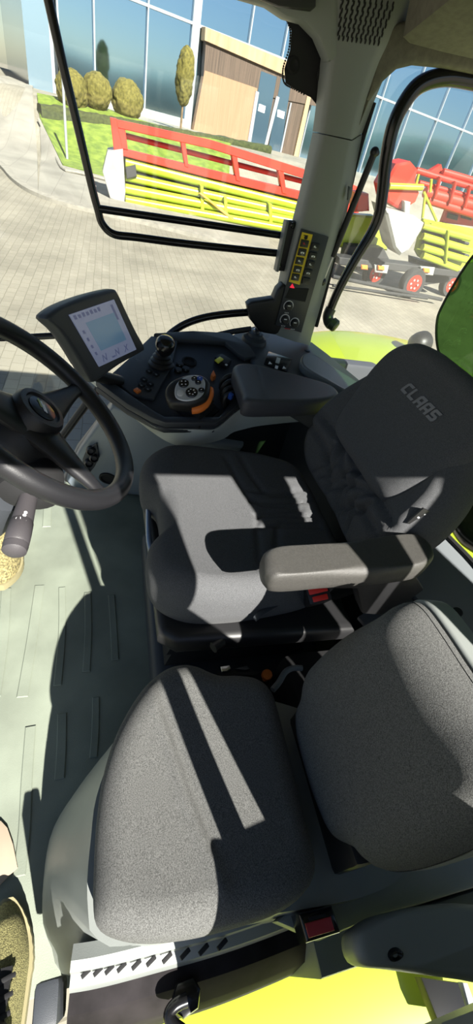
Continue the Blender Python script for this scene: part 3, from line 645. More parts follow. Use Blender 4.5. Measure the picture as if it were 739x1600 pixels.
# padded armrest
ap2 = [(366, 567), (372, 588), (380, 610), (386, 622), (430, 624), (480, 624), (520, 619), (532, 611), (522, 600), (495, 590), (440, 575), (390, 564)]
apz = [PZ(x, y, .72) for x, y in ap2]; ao = sum(apz, V((0, 0, 0)))/12; ao.z = .715
bm = nb(); pillow(bm, catmull([V((p.x-ao.x, p.y-ao.y)) for p in apz], 5, True), ao, XA, YA, ZA, .055, .016, None, [([PZ(x, y, .72).xy-ao.xy for x, y in [(399, 560), (408, 590), (416, 630)]], .002, .003)], N=120, K=20); pad = obj('armrest_pad', bm, VINYL2, con, ang=60)
bm = nb(); prism(bm, [PZ(x, y, .665) for x, y in [(376, 580), (388, 618), (430, 621), (515, 615), (525, 608), (440, 585)]], (0, 0, -.07), .006); obj('armrest_support', bm, DGR2, con)
# joystick
j0 = T(252, 570, .014); jb = V((.02, -.0, 1)).normalized()
bm = nb(); lathe(bm, [(.042, 0), (.042, .006), (.034, .012), (.036, .018), (.028, .024), (.030, .03), (.021, .036), (.022, .042), (.013, .05), (0, .05)], j0, jb, 24); js = obj('joystick', bm, BLK, con)
h0 = PZ(258, 540, .75); bm = nb(); tube(bm, [j0+jb*.04, h0], .009, 10, smooth=0); obj('stick', bm, BLK, js)
bm = nb(); lathe(bm, [(.012, -.03), (.022, -.018), (.028, 0), (.027, .012), (.02, .022), (.008, .026), (0, .026)], h0, (-.15, -.1, 1), 24, sx=1.15); obj('grip', bm, BLKG, js)
def bR(a=None):                                    # console button frame
    return rotm(T(251, 590)-T(231, 576), TN)
BR_ = bR()
for p in [(233, 580), (244, 585), (225, 593), (235, 600), (221, 602), (231, 608)]:
    bm = nb(); box(bm, T(*p, .018), (.017, .015, .008), BR_, .002); b = obj('button', bm, BLKM, con)
    bm = nb(); box(bm, T(*p, .0224), (.006, .004, .0006), BR_); obj('symbol', bm, MGR, b)
bm = nb(); box(bm, T(214.5, 610.5, .018), (.018, .016, .008), BR_, .002); obj('button', bm, ORG, con, label='orange push button')
bm = nb(); lathe(bm, [(.026, 0), (.026, .005), (.02, .007), (.018, .001), (0, .001)], T(295.5, 566), TN, 20); obj('power_socket', bm, BLKM, con)
for p in [(280.5, 571), (278, 580.5), (290, 578.5)]:
    bm = nb(); lathe(bm, [(.013, 0), (.013, .008), (.01, .011), (0, .011)], T(*p), TN, 16); b = obj('round_button', bm, BLK, con)
    bm = nb(); box(bm, T(*p, .0115), (.005, .003, .0006), BR_); obj('symbol', bm, MGR, b)
bm = nb(); prism(bm, [T(*p) for p in [(334, 566), (345, 560), (360, 570), (352, 578)]], TN*.022, .003); ys = obj('rocker_switch', bm, BLK, con)
bm = nb(); prism(bm, [T(*p, .024) for p in [(335, 564), (343, 559), (349, 563), (341, 569)]], TN*.006, .002); obj('yellow_cap', bm, mat('bright_yellow', (.8, .75, .05), .4), ys)
bm = nb(); box(bm, T(353.5, 570, .0235), (.008, .008, .001), BR_); obj('symbol', bm, WHITE, ys)
bm = nb(); prism(bm, [T(*p) for p in [(328, 592), (332, 585), (336, 594), (331, 597)]], TN*.02, .003); obj('orange_stop', bm, ORG, con)
bm = nb(); prism(bm, [T(*p, .001) for p in [(292, 656), (312, 655), (312, 658.5), (293, 659.5)]], TN*.001); obj('red_print', bm, ORG, con)
# multifunction lever
gN = V((-.42, .16, .9)).normalized(); gO = PZ(294, 606, .70); gU = (PL(325, 596, gO, gN)-PL(262, 612, gO, gN)).normalized(); gV = gN.cross(gU)
bm = nb(); lathe(bm, [(.075, 0), (.075, .008), (.06, .012), (.062, .022), (.05, .028), (.052, .038), (.04, .044), (.042, .054), (.03, .06), (0, .06)], T(306, 640), TN, 4, sx=1.15); lv = obj('shift_lever', bm, BLKM, con, ang=30)
bm = nb(); tube(bm, [T(306, 638, .05), gO-gN*.03+gU*.012], .014, 10, smooth=0); obj('stem', bm, BLK, lv)
def GQ(pts): return [V(((PL(x, y, gO, gN)-gO).dot(gU), (PL(x, y, gO, gN)-gO).dot(gV))) for x, y in pts]
ho = GQ([(258, 605), (268, 592), (290, 583), (312, 582), (324, 588), (329, 598), (326, 615), (316, 624), (296, 630), (270, 628), (260, 620)])
bm = nb(); pillow(bm, catmull(ho, 5, True), gO, gU, gV, gN, .045, .016, lambda a, b: -1.2*(a*a+b*b), N=90, K=10); gr = obj('grip', bm, BLK, lv, ang=60)
fo = GQ([(273, 608), (279, 596), (294, 587), (310, 586.5), (319, 593), (320.5, 603), (317, 616), (305, 624), (288, 626), (275, 621)])
bm = nb(); pillow(bm, catmull(fo, 5, True), gO+gN*.003, gU, gV, gN, .01, .004, lambda a, b: -1.2*(a*a+b*b), N=90, K=8); obj('face_plate', bm, SILV, gr, ang=60, label='silver face plate with round black keypads')
def gp(x, y, d=0): q = PL(x, y, gO, gN); r = q-gO; return q+gN*(.0042+d-1.2*r.length_squared)
GR = Matrix((gU, gV, gN)).transposed()
for (x, y, r, nn) in [(287, 600.5, .0135, 4), (299.5, 614.5, .0155, 6)]:
    bm = nb(); lathe(bm, [(r, -.002), (r, .0015), (r*.9, .003), (0, .003)], gp(x, y), gN, 24, sx=1.1, xdir=gU); kp = obj('keypad', bm, BLKG, gr)
    bm = nb()
    for k in range(nn):
        a = k*2*math.pi/nn+.5; box(bm, gp(x, y, .0033)+gU*math.cos(a)*r*.55+gV*math.sin(a)*r*.55, (.004, .003, .0005), GR)
    obj('symbol', bm, WHITE, kp)
bm = nb(); lathe(bm, [(.010, -.002), (.010, .001), (.008, .002), (0, .002)], gp(282, 615), gN, 24); obj('round_pad', bm, mat('pale_plastic', (.62, .62, .62), .4), gr)
for (x, y, m) in [(303.5, 592.5, BLKG), (312, 592, BLUEP), (309.5, 598.5, BLKG), (314.5, 610.5, BLKG)]:
    bm = nb(); lathe(bm, [(.0075, -.002), (.0075, .0015), (.006, .003), (0, .003)], gp(x, y), gN, 14, sx=1.2, xdir=gU); k = obj('keypad_button', bm, m, gr)
    bm = nb(); box(bm, gp(x, y, .0033), (.004, .002, .0005), GR); obj('symbol', bm, WHITE, k)
bm = nb(); tube(bm, [PL(x, y, gO, gN)-gN*.034 for x, y in [(300, 630), (312, 628), (323, 620), (330, 606), (330, 596)]], .009, 10, flat=1.3); obj('orange_collar', bm, ORG, lv)
# four curved spool levers
for k in range(4):
    y0 = 10*k
    bm = nb(); tube(bm, [T(345+1.5*k, 607+y0, .01), T(346.5+k, 597+y0, .035), T(354, 589+y0*.95, .055), T(368, 585.5+y0*.9, .06)], .0075, 8, flat=1.0)
    prism(bm, [T(347+k, 606+y0, .0), T(350, 597+y0, .03), T(368, 592+y0*.9, .05), T(368, 600+y0*.9, 0)], V((0, -.004, 0)), 0)
    obj('spool_lever', bm, BLK, con)
bm = nb(); box(bm, T(360.5, 619, .058), (.014, .012, .02), BR_, .003); obj('blue_switch', bm, BLUEP, con)

# rear side console with key and sockets
sc_ = thing('side_console', 'dark grey side shelf with key switch and storage tray below the pillar', 'console', PZ(450, 560, .62))
bm = nb(); prism(bm, [PZ(x, y, .655) for x, y in [(356, 526), (382, 512), (400, 508), (428, 514), (488, 534), (512, 552), (566, 596), (560, 640), (500, 640), (430, 600), (396, 568), (384, 545)]], (0, 0, -.08), .01, 3); obj('shelf_body', bm, DGR, sc_)
bm = nb()
pillow(bm, catmull([V((p.x-.66, p.y+.78)) for p in [PZ(x, y, .68) for x, y in [(470, 562), (476, 553), (490, 554), (520, 573), (556, 596), (560, 604), (545, 612), (520, 600), (478, 576)]]], 5, True), V((.66, -.78, .69)), XA, YA, ZA, .04, .012, lambda a, b: -.008, N=80, K=10); obj('storage_tray', bm, MGR, sc_, ang=60)
bm = nb(); prism(bm, [PZ(x, y, .656) for x, y in [(419, 551), (456, 563), (448, 582), (412, 570)]], (0, 0, .006), .002); sp2 = obj('switch_panel', bm, BLKG, sc_)
bm = nb(); prism(bm, [PZ(x, y, .664) for x, y in [(432, 560), (438, 562), (436, 569), (430, 567)]], (0, 0, .006), .002); obj('white_switch', bm, LGR, sp2)
bm = nb(); prism(bm, [PZ(x, y, .663) for x, y in [(430.5, 571), (435, 572.5), (433.5, 577), (429, 575.5)]], (0, 0, .001)); obj('symbol', bm, WHITE, sp2)
for q in (421, 443):
    bm = nb(); prism(bm, [PZ(q, 565+(q-421)*.33, .663), PZ(q+4, 569+(q-421)*.33, .663), PZ(q-2, 569+(q-421)*.33, .663)], (0, 0, .001)); obj('symbol', bm, WHITE, sp2)
k0 = PZ(397, 532, .66)
bm = nb(); lathe(bm, [(.05, 0), (.046, .012), (.03, .02), (.028, .03), (.016, .032), (0, .032)], k0, (-.1, 0, 1), 28); ig = obj('ignition_switch', bm, DGR, sc_)
bm = nb(); lathe(bm, [(.013, 0), (.013, .012), (.009, .014), (0, .014)], k0+V((0, 0, .03)), (-.1, 0, 1), 18); obj('lock_ring', bm, STEEL, ig)
bm = nb(); box(bm, k0+V((0, 0, .055)), (.004, .012, .03), bev=.001); box(bm, k0+V((0, 0, .085)), (.012, .032, .036), bev=.005); obj('key', bm, BLK, ig)
bm = nb(); tube(bm, [k0+V((-.012, .016, .062)), k0+V((-.026, 0, .05)), k0+V((-.016, -.02, .056))], .002, 6); obj('key_ring', bm, STEEL, ig)
bm = nb(); lathe(bm, [(.012, 0), (.012, .003), (0, .004)], PZ(480, 548, .656), ZA, 14); obj('screw_cap', bm, DGR2, sc_)
# black latch block and arched tube beneath the guard frame
lk = thing('window_latch', 'black latch block with arched tube at the foot of the grey pillar', 'latch', PX(410, 490, .83))
bm = nb(); prism(bm, [PX(x, y, .83) for x, y in [(382, 470), (388, 465), (422, 460), (428, 446), (436, 438), (446, 440), (440, 500), (430, 517), (402, 512), (386, 492)]], (-.05, 0, 0), .01, 3); obj('latch_block', bm, BLK, lk)
bm = nb(); tube(bm, [PX(x, y, .82) for x, y in [(256, 532), (268, 520), (290, 506), (320, 496), (360, 490), (404, 487)]], .013, 12); obj('arched_tube', bm, BLKG, lk)
bm = nb(); tube(bm, [PX(x, y, .84) for x, y in [(338, 524), (365, 518), (392, 514)]], .011, 8, smooth=2); obj('wiper_arm', bm, BLK, lk)
bm = nb(); tube(bm, [PX(x, y, .84) for x, y in [(-60, 530), (40, 527), (92, 524), (160, 522)]], .011, 12, smooth=0); obj('lower_bar', bm, BLKG, gf)
bm = nb(); tube(bm, [PX(x, y, .82) for x, y in [(96, 684), (108, 668), (125, 645), (150, 612), (170, 590)]], .016, 12)
tag(obj('door_frame_tube', bm, BLK), 'black slanted tube seen through the steering wheel beside the kick panel', 'tube')

# ================================================================== TOUCH SCREEN
tm = thing('display_terminal', 'dark grey display terminal with lit screen mounted left of the console', 'screen', (.40, 0, .70))
sA, sB, sC, sD = [V(p) for p in ((.223, .121, .881), (.444, -.017, .888), (.505, -.104, .715), (.285, .034, .709))]
o_ = (sA+sB+sC+sD)/4; su = ((sB-sA)+(sC-sD)).normalized(); sn = V((-.521, -.823, .228)); sn = (sn-su*sn.dot(su)).normalized(); sv = sn.cross(su)
def SQ(x, y, d=0): return PL(x, y, o_+sn*d, sn)
oc = [(78, 494), (100, 478), (140, 462), (178, 452.5), (186, 456), (200, 486), (216, 520), (228, 543), (224, 550), (190, 570), (154, 596), (144, 594), (128, 566), (100, 522), (80, 502)]
o2 = [(SQ(x, y)-o_) for x, y in oc]; o2 = [V((p.dot(su), p.dot(sv))) for p in o2]
bm = nb(); pillow(bm, catmull(o2, 4, True), o_, su, sv, sn, .04, .012, lambda a, b: -.002, N=110, K=8); th = obj('housing', bm, DGR, tm, ang=60)
bm = nb(); prism(bm, [o_+(su*p.x+sv*p.y)*.72-sn*.04 for p in o2], -sn*.04, .008); obj('rear_cover', bm, BLK, tm)
scq = [SQ(x, y, .0) for x, y in [(108, 492), (178, 468), (213, 546), (155, 573)]]
bm = nb(); prism(bm, [p-sn*.004 for p in scq], sn*.0045); scn = obj('screen', bm, SCR, tm, smooth=False, label='pale blue lit screen')
def SI(s, t, d=.0012): return scq[0].lerp(scq[1], s).lerp(scq[3].lerp(scq[2], s), t)+sn*d
def srect(name, s0, t0, s1, t1, m, par, d=.0008):
    bm = nb(); prism(bm, [SI(s0, t0, d), SI(s1, t0, d), SI(s1, t1, d), SI(s0, t1, d)], sn*.0003); return obj(name, bm, m, par, smooth=False)
srect('map_field', .2, .2, .86, .74, SCR3, scn)
for i in range(7): srect('icon', .05+.085*i, .03+.01*(i % 2), .10+.085*i, .10, SCR2, scn)
srect('level_bar', .86, .06, .91, .34, SCR2, scn)
for i in range(4): srect('icon', .06, .3+.14*i, .10, .36+.14*i, SCR2, scn)
SRm = Matrix((su, sv, sn)).transposed()
for s, ch_ in ((.2, 'N'), (.52, 'N'), (.76, 'X')):
    obj('icon', text_bm(ch_, SI(s, .89, .001), SRm, .026), SCR2, scn, smooth=False)
srect('icon', .36, .92, .44, .95, SCR2, scn)
bm = nb(); tube(bm, [o_-sn*.06-sv*.04, o_-sn*.09-sv*.10, V((.47, -.03, .62))], .018, 12); obj('mounting_arm', bm, BLK, tm)

# ================================================================== STEERING WHEEL
wc, wt, wr = V((-.03, .118, .812)), .724, .197
wn = V((0, -math.sin(wt), math.cos(wt))); wu = V((1, 0, 0)); wv = wn.cross(wu); WR = Matrix((wu, wv, wn)).transposed()
sw_ = thing('steering_wheel', 'black three spoke steering wheel with round hub badge', 'steering wheel', wc)
bm = nb(); tube(bm, [wc+wr*(wu*math.cos(a)+wv*math.sin(a)) for a in [2*math.pi*k/72 for k in range(72)]], .0185, 16, closed=True, smooth=0); obj('rim', bm, RUB, sw_)
def wdir(x, y): p = PL(x, y, wc, wn)-wc; return p.normalized()
for px in ((148, 592), (160, 768), (-8, 612)):
    d = wdir(*px); s = wn.cross(d); bm = nb(); rings = []
    for k in range(13):
        t = k/12; r = .03+t*(wr-.03); w = .034*(1-t)**1.5+.012+.012*max(0, (t-.8)/.2)**2; th = .013*(1-t)+.008; h = -.012*(1-t)**.7-.02*(1-t)
        c = wc+d*r+wn*h
        rings.append([c+s*w*math.cos(a)+wn*th*math.sin(a) for a in [2*math.pi*q/14 for q in range(14)]])
    loft(bm, rings); obj('spoke', bm, RUB, sw_)
bm = nb(); lathe(bm, [(.085, -.085), (.08, -.06), (.058, -.035), (.048, -.022), (.048, -.004), (.043, .004), (.034, .005), (.032, .001), (0, .001)], wc, wn, 40); hb = obj('hub', bm, RUB, sw_)
bm = nb(); lathe(bm, [(.027, .0), (.026, .003), (.012, .0055), (0, .006)], wc, wn, 32); bd = obj('badge', bm, BLKG, hb, label='glossy badge with pale and green stripes')
for k, (m, dx) in enumerate([(WHITE, -.006), (SILV, -.001), (CGREEN, .006)]):
    bm = nb(); box(bm, wc+wn*.0065+wu*dx*.5+wv*(dx+.003), (.026-abs(dx), .0035, .0006), WR @ Matrix.Rotation(.5, 3, 'Z')); obj('badge_stripe', bm, m, bd)
clm = thing('steering_column', 'dark steering column with indicator stalk behind the wheel', 'steering column', (-.03, .5, 0))
bm = nb(); lathe(bm, [(.066, -.06), (.085, -.07), (.09, -.12), (.075, -.17), (.06, -.2), (0, -.2)], wc, wn, 32); obj('upper_shroud', bm, BLK, clm)
bm = nb(); lathe(bm, [(.05, -.15), (.11, -.17), (.12, -.25), (.12, -.45), (.10, -.62), (0, -.62)], wc, wn, 32); obj('lower_shroud', bm, DGR, clm)
s0, s1 = PZ(46, 772, .70), PZ(22, 862, .69); sd = (s1-s0).normalized()
bm = nb(); lathe(bm, [(.0, -.06), (.04, -.06), (.045, -.02), (.042, .0), (.03, .006), (.02, .012), (0, .012)], s0, sd, 24, sx=1.25); obj('stalk_boot', bm, BLKM, clm)
Ls = (s1-s0).length
bm = nb(); lathe(bm, [(.015, 0), (.0155, Ls*.2), (.0175, Ls*.5), (.0175, Ls*.52), (.0185, Ls*.53), (.0195, Ls*.7), (.0195, Ls*.86), (.0175, Ls*.885), (.0195, Ls*.9), (.0185, Ls*.99), (.012, Ls*1.03), (0, Ls*1.04)], s0, sd, 28); stk = obj('indicator_stalk', bm, mat('stalk_plastic', (.05, .046, .05), .5, bump=.2, bscale=900), clm)
for (x, y, q) in [(28, 808, 0), (38, 811, 0), (39, 803, 1), (41, 799, 1)]:
    p = PZ(x, y, .715); ax = s0+sd*(p-s0).dot(sd); r = (p-ax).normalized(); bm = nb(); lathe(bm, [(.0028 if q else .004, 0), (.0028 if q else .004, .0008), (0, .0008)], ax+r*.0176, r, 10); obj('symbol', bm, WHITE, stk)
bm = nb(); box(bm, (-.03, .66, .25), (.5, .1, .5), bev=.03); box(bm, (-.03, .58, .40), (.24, .2, .5), bev=.04)
struct(obj('wall_front', bm, MGR), 'grey front bulkhead below the steering column', 'wall')

# ================================================================== SHOES AND CARD
def shoe(name, label, toe, direc, L=.295, m=KNIT, lace=True):
    root = thing(name, label, 'shoe', (toe.x, toe.y, 0)); d = V(direc).normalized(); s = V((-d.y, d.x, 0))
    def half(t): return .052*(math.sin(min(1, t*2.6+.05)*math.pi/2)**.7)*(1-.22*max(0, t-.35)/.65)*(1 if t < .93 else math.sqrt(max(.03, 1-((t-.93)/.075)**2)))
    bm = nb(); rings = []
    for k in range(41):
        t = k/40; w = half(t); c = toe+d*(L*t); rings.append([V((c.x, c.y, .003+.012*max(0, 1-t*5)))+s*x*w*(1.06+(.025 if k % 2 else 0)*(t < .4))+V((0, 0, z)) for x, z in [(-1, 0), (-1.03, .012), (-1, .026), (-.5, .028), (.5, .028), (1, .026), (1.03, .012), (1, 0), (.5, -.001), (-.5, -.001)]])
    loft(bm, rings); obj('sole', bm, SOLE, root, label='ribbed olive sole')
    bm = nb(); rings = []
    for k in range(33):
        t = k/32; w = half(.02+t*.97)*.95; hgt = .045+.05*min(1, t/.5)**1.2+.012*max(0, t-.5); c = toe+d*(L*(.02+t*.965)); hgt *= min(1, .45+t*5)
        R = []
        for q in range(17):
            a = math.pi*q/16; R.append(V((c.x, c.y, .026))+s*w*math.cos(a)*(1-.25*math.sin(a)**2)+V((0, 0, hgt*math.sin(a)**.8)))
        rings.append(R)
    loft(bm, rings); up = obj('upper', bm, m, root)
    if lace:
        bm = nb(); rings = []
        for k in range(12):
            t = .34+k*.036; c = toe+d*L*t; h = .026+.045+.05*min(1, t/.5)**1.2+.012*max(0, t-.5)
            rings.append([V((c.x, c.y, h-.012+.016*math.cos(q/4*1.2)))+s*(q*.0075) for q in range(-4, 5)]+[V((c.x, c.y, h-.02))+s*(q*.0075) for q in range(4, -5, -1)])
        loft(bm, rings); obj('tongue', bm, LACE, root)
        for k in range(5):
            t = .38+k*.075; c = toe+d*L*t; h = .026+.045+.05*min(1, t/.5)**1.2+.012*max(0, t-.5)
            bm = nb(); tube(bm, [V((c.x, c.y, h-.012))+s*.036, V((c.x, c.y, h+.007))+s*.015+d*.006, V((c.x, c.y, h+.008))-s*.01+d*.02, V((c.x, c.y, h-.012))-s*.036+d*.03], .004, 6, flat=.6); obj('lace', bm, LACE, root)
        bm = nb(); c = toe+d*L*.7; lathe(bm, [(.046, 0), (.046, .06), (.042, .062), (.04, .03), (0, .03)], V((c.x, c.y, .105)), (d.x*.15, d.y*.15, 1), 24, sx=1.25, xdir=d); obj('collar', bm, LACE, root)
    return root
shoe('shoe', 'olive knitted shoe with black laces at the bottom left corner', PZ(14, 1404, .03), (-1, -.0, 0))
shoe('shoe', 'khaki mesh shoe beside the indicator stalk', PZ(2, 921, .02), (1, .04, 0), m=mat('khaki_mesh', (.2, .17, .075), .9, noise=.6, nscale=150, bump=1, bscale=200), lace=False)
bm = nb(); P = [PZ(x, y, .004) for x, y in [(-40, 1285), (2, 1283), (12, 1294), (21, 1320), (28, 1356), (12, 1371), (0, 1384), (-30, 1410)]]; prism(bm, P, (0, 0, .005), .001)
tag(obj('card_sheet', bm, BEIGE), 'beige card sheet lying on the floor mat beyond the olive shoe', 'card')
# ================================================================== TRACTOR BODY OUTSIDE
def fender(name, label, sx, prof, xs, mm=CGREEN):
    bm = nb(); rings = []
    P = catmull([V((0, y, z)) for y, z in prof], 6)
    for x, dz in xs: rings.append([V((sx*x, p.y, p.z+dz)) for p in P]+[V((sx*x, p.y-.0, p.z+dz-.03)) for p in P[::-1]])
    loft(bm, rings); return obj(name, bm, mm, ang=50)
fr = fender('rear_fender', '', 1, [(-.72, .15), (-.80, .42), (-.95, .54), (-1.25, .60), (-1.7, .58), (-2.2, .42)], [(.86, -.02), (1.05, .0), (1.25, -.0), (1.36, -.03), (1.40, -.12)])
tag(fr, 'bright yellow green rear fender outside the rear side window', 'fender')
fl = fender('rear_fender', '', -1, [(.6, -.45), (.3, -.12), (.1, -.02), (-.3, .03), (-.8, .1), (-1.3, .1)], [(.82, .0), (.86, .0), (.95, -.02), (1.15, -.06), (1.5, -.3)])
tag(fl, 'bright yellow green fender panel below the door sill', 'fender')
bm = nb(); prism(bm, [PZ(x, y, .10) for x, y in [(646, 1526), (704, 1534), (736, 1640), (690, 1640)]], (0, 0, .03), .004); obj('black_stripe', bm, BLK, fl)
bm = nb(); prism(bm, [PZ(x, y, .11) for x, y in [(714, 1534), (722, 1535), (760, 1640), (742, 1640)]], (0, 0, .02), .003); obj('silver_strip', bm, SILV, fl)
frear = fender('rear_bodywork', '', 1, [(-.98, .30), (-1.05, .42), (-1.3, .42), (-1.6, .2)], [(-.75, 0), (-.3, 0), (.3, 0), (.7, 0)])
tag(frear, 'yellow green bodywork outside the rear window', 'bodywork')
wl = thing('work_lamp', 'small round work lamp on bracket above the yellow green fender', 'lamp', (1.05, -1.42, .58))
lc = PX(655, 536, 1.05); ld_ = V((.35, -.85, .1)).normalized()
bm = nb(); lathe(bm, [(.02, -.05), (.045, -.03), (.052, .0), (.052, .035), (.046, .04), (.0, .036)], lc, ld_, 24); obj('lamp_housing', bm, BLK, wl)
bm = nb(); lathe(bm, [(.045, .038), (.03, .046), (0, .05)], lc, ld_, 24); obj('lens', bm, DGR, wl)
bm = nb(); tube(bm, [lc+V((0, .0, -.03)), lc+V((-.05, .06, -.09)), V((lc.x-.06, lc.y+.1, .60))], .012, 8); box(bm, V((lc.x-.06, lc.y+.1, .60)), (.08, .06, .03), bev=.005); obj('bracket', bm, BLK, wl)
# rear window pane, tinted, and black cover inside it
P = [PY(x, y, -1.02) for x, y in [(760, 385), (739, 400), (712, 440), (690, 480), (683, 500), (682, 530), (688, 560), (700, 595), (712, 640)]]
bm = nb(); prism(bm, [V((p.x, p.y, p.z)) for p in P]+[V((.1, -1.02, .66)), V((-.7, -1.02, .66)), V((-.7, -1.02, 1.5)), V((.4, -1.02, 1.5))], (0, -.006, 0))
w3 = struct(obj('window_3', bm, GPANE, smooth=False), 'green tinted rear window pane behind the driver headrest', 'window')
bm = nb(); tube(bm, P, .004, 6, smooth=3); obj('pane_edge', bm, FRIT, w3)
mc = thing('motor_cover', 'glossy black rounded cover at the rear window behind the armrest', 'cover', PY(739, 800, -.9))
cn = V((-.1, .5, .86)).normalized(); co = PY(745, 808, -.93); cu_ = (PL(780, 850, co, cn)-PL(702, 800, co, cn)).normalized(); cv_ = cn.cross(cu_)
cq = []
for x, y in [(701, 800), (706, 788), (730, 768), (760, 745), (800, 740), (830, 790), (820, 860), (780, 870), (748, 852), (720, 832)]:
    p = PL(x, y, co, cn)-co; cq.append(V((p.dot(cu_), p.dot(cv_))))
bm = nb(); pillow(bm, catmull(cq, 5, True), co, cu_, cv_, cn, .06, .02, lambda a, b: -1.0*(a*a+b*b), N=90, K=12); obj('cover_shell', bm, BLKG, mc, ang=60)
hg = thing('window_catch', 'pale metal window catch in black recess behind the driver backrest', 'catch', PY(692, 772, -.86))
bm = nb(); prism(bm, [PY(x, y, -.90) for x, y in [(664, 788), (706, 752), (724, 776), (700, 800), (694, 822), (676, 806)]], (0, -.03, 0), .006); obj('recess_plate', bm, BLKM, hg)
bm = nb(); prism(bm, catmull([PY(x, y, -.885) for x, y in [(676, 780), (692, 768), (703, 769), (707, 776), (702, 782), (690, 784)]], 4, True), (0, -.012, 0), .003); obj('catch_arm', bm, CREAM, hg)
bm = nb(); tube(bm, [PY(x, y, -.88) for x, y in [(700, 780), (690, 790), (683, 797)]], .006, 8, smooth=2); tube(bm, [PY(x, y, -.88) for x, y in [(676, 787), (686, 795), (697, 803), (691, 809)]], .004, 8, smooth=2); obj('catch_lever', bm, CREAM, hg)
bm = nb(); tube(bm, [PY(x, y, -.90) for x, y in [(702, 748), (714, 762), (722, 775), (712, 790)]], .005, 8); obj('recess_rim', bm, CREAM, hg)

# ================================================================== YARD
def gz(x):
    t = max(0, min(1, (x-24)/8)); return -1.5+1.9*t*t*(3-2*t)
def G(x, y, dz=0):
    r = ray(x, y); a, b = 0., 1.
    while (CAM+r*b).z > gz((CAM+r*b).x)+dz and b < 1e3: b *= 1.3
    for _ in range(50):
        m = (a+b)/2; p = CAM+r*m
        if p.z > gz(p.x)+dz: a = m
        else: b = m
    p = CAM+r*b; p.z = gz(p.x)+dz; return p
def ladder(cols, dz, n=16):
    bm = nb(); rows = []
    for (x, yb, xt, yt) in cols:
        a, b = G(x, yb), G(xt, yt); R = []
        for k in range(n+1):
            p = a.lerp(b, (k/n)**1.6); R.append(bm.verts.new((p.x, p.y, gz(p.x)+dz)))
        rows.append(R)
    for A, B in zip(rows, rows[1:]):
        for k in range(n): bm.faces.new((A[k], A[k+1], B[k+1], B[k]))
    ext = bmesh.ops.extrude_face_region(bm, geom=bm.faces[:])
    bmesh.ops.translate(bm, verts=[e for e in ext['geom'] if isinstance(e, bmesh.types.BMVert)], vec=(0, 0, -.06))
    bmesh.ops.recalc_face_normals(bm, faces=bm.faces[:]); return bm
bm = nb(); gx = [-60, -20, 0, 10, 20]+[24+k*.5 for k in range(17)]+[35, 45, 70, 120, 300]; gy = [-150, -60, -30, -15, 0, 15, 30, 60, 150]
vs = [[bm.verts.new((x, y, gz(x))) for y in gy] for x in gx]
for i in range(len(gx)-1):
    for j in range(len(gy)-1): bm.faces.new((vs[i][j], vs[i+1][j], vs[i+1][j+1], vs[i][j+1]))
bmesh.ops.recalc_face_normals(bm, faces=bm.faces[:]); struct(obj('ground', bm, PAVE), 'beige interlocking paved yard beside the tractor', 'ground')
KL = [(-80, 205), (-30, 240), (0, 262), (18, 282), (45, 301), (90, 319), (145, 333), (220, 350), (420, 400)]
bm = nb(); prof = [(-.02, .0), (-.02, .10), (.22, .12), (.22, .0)]
kp_ = catmull([G(*p) for p in KL], 8); rings = []
for i, p in enumerate(kp_):
    t = (kp_[min(i+1, len(kp_)-1)]-kp_[max(0, i-1)]).normalized(); o = V((-t.y, t.x, 0))
    if o.x < 0: o = -o
    rings.append([p+o*a+V((0, 0, z)) for a, z in prof])
loft(bm, rings); struct(obj('kerb', bm, KERB), 'curved concrete kerb between the yard and the path', 'kerb')
cols = [(-80, 203, -80, 118), (-30, 238, -40, 119), (0, 260, 0, 121), (45, 299, 48, 124), (60, 306, 53, 127)]
cols2 = [(60, 306, 62, 188), (98, 320, 98, 263), (145, 331, 143, 275), (220, 348, 220, 295), (420, 398, 420, 345)]
struct(obj('path', ladder(cols2, .10, 90), SLAB), 'pale slab path in front of the lawn edge', 'path')
struct(obj('path', ladder(cols, .10, 90), SLAB), 'pale slab path leading to the glass building', 'path')
o = obj('lawn', ladder([(63, 190, 58, 150), (98, 262, 110, 160), (145, 275, 160, 172), (220, 295, 230, 195), (360, 335, 360, 228)], .12, 40), GRASS)
tag(o, 'bright green lawn between the path and the hedge', 'lawn', kind='stuff')
bm = nb(); tube(bm, [G(x, y, .16) for x, y in [(60, 186), (80, 228), (97, 262), (120, 269), (145, 275), (220, 294)]], .07, 8, smooth=3, flat=.8); struct(obj('kerb', bm, KERB), 'thin stone edging around the lawn', 'edging')
bm = nb(); box(bm, (0.5, -7, -1.46), (5.5, 6, .06), bev=.02); tag(obj('lawn', bm, GRASS), 'green lawn strip behind the tractor rear window', 'lawn', kind='stuff')

# building
K = G(97, 150); fn_ = ray(232, 9).cross(ray(739, 209.7)); FD = fn_.cross(ZA).normalized()
if FD.y > 0: FD = -FD
FN = V((FD.y, -FD.x, 0)).normalized()
if FN.x > 0: FN = -FN
def FP(x, y, d=0.): return PL(x, y, K+FN*d, FN)
def fs(p): return (p-K).dot(FD)
def frect(bm, s0, z0, s1, z1, d0, d1):
    prism(bm, [K+FD*s+V((0, 0, z-K.z))+FN*d0 for s, z in [(s0, z0), (s1, z0), (s1, z1), (s0, z1)]], FN*(d1-d0)); return bm
bl_ = thing('glass_building', 'blue reflecting glass building with timber clad entrance across the yard', 'building', K)
zt = FP(420, 83.4).z                                  # transom height
zb = .35; HT = 13
sm = [0]+[fs(FP(x, y)) for x, y in [(146, 10), (231, 20), (306, 40)]]+[fs(FP(x, y)) for x, y in [(391, 50), (446, 60), (500, 100), (548, 135), (597, 153), (640.7, 171), (682.7, 187), (723, 203)]]
w_ = sm[-1]-sm[-2]; sm += [sm[-1]+w_*k for k in (1, 2, 3, 4, 5)]
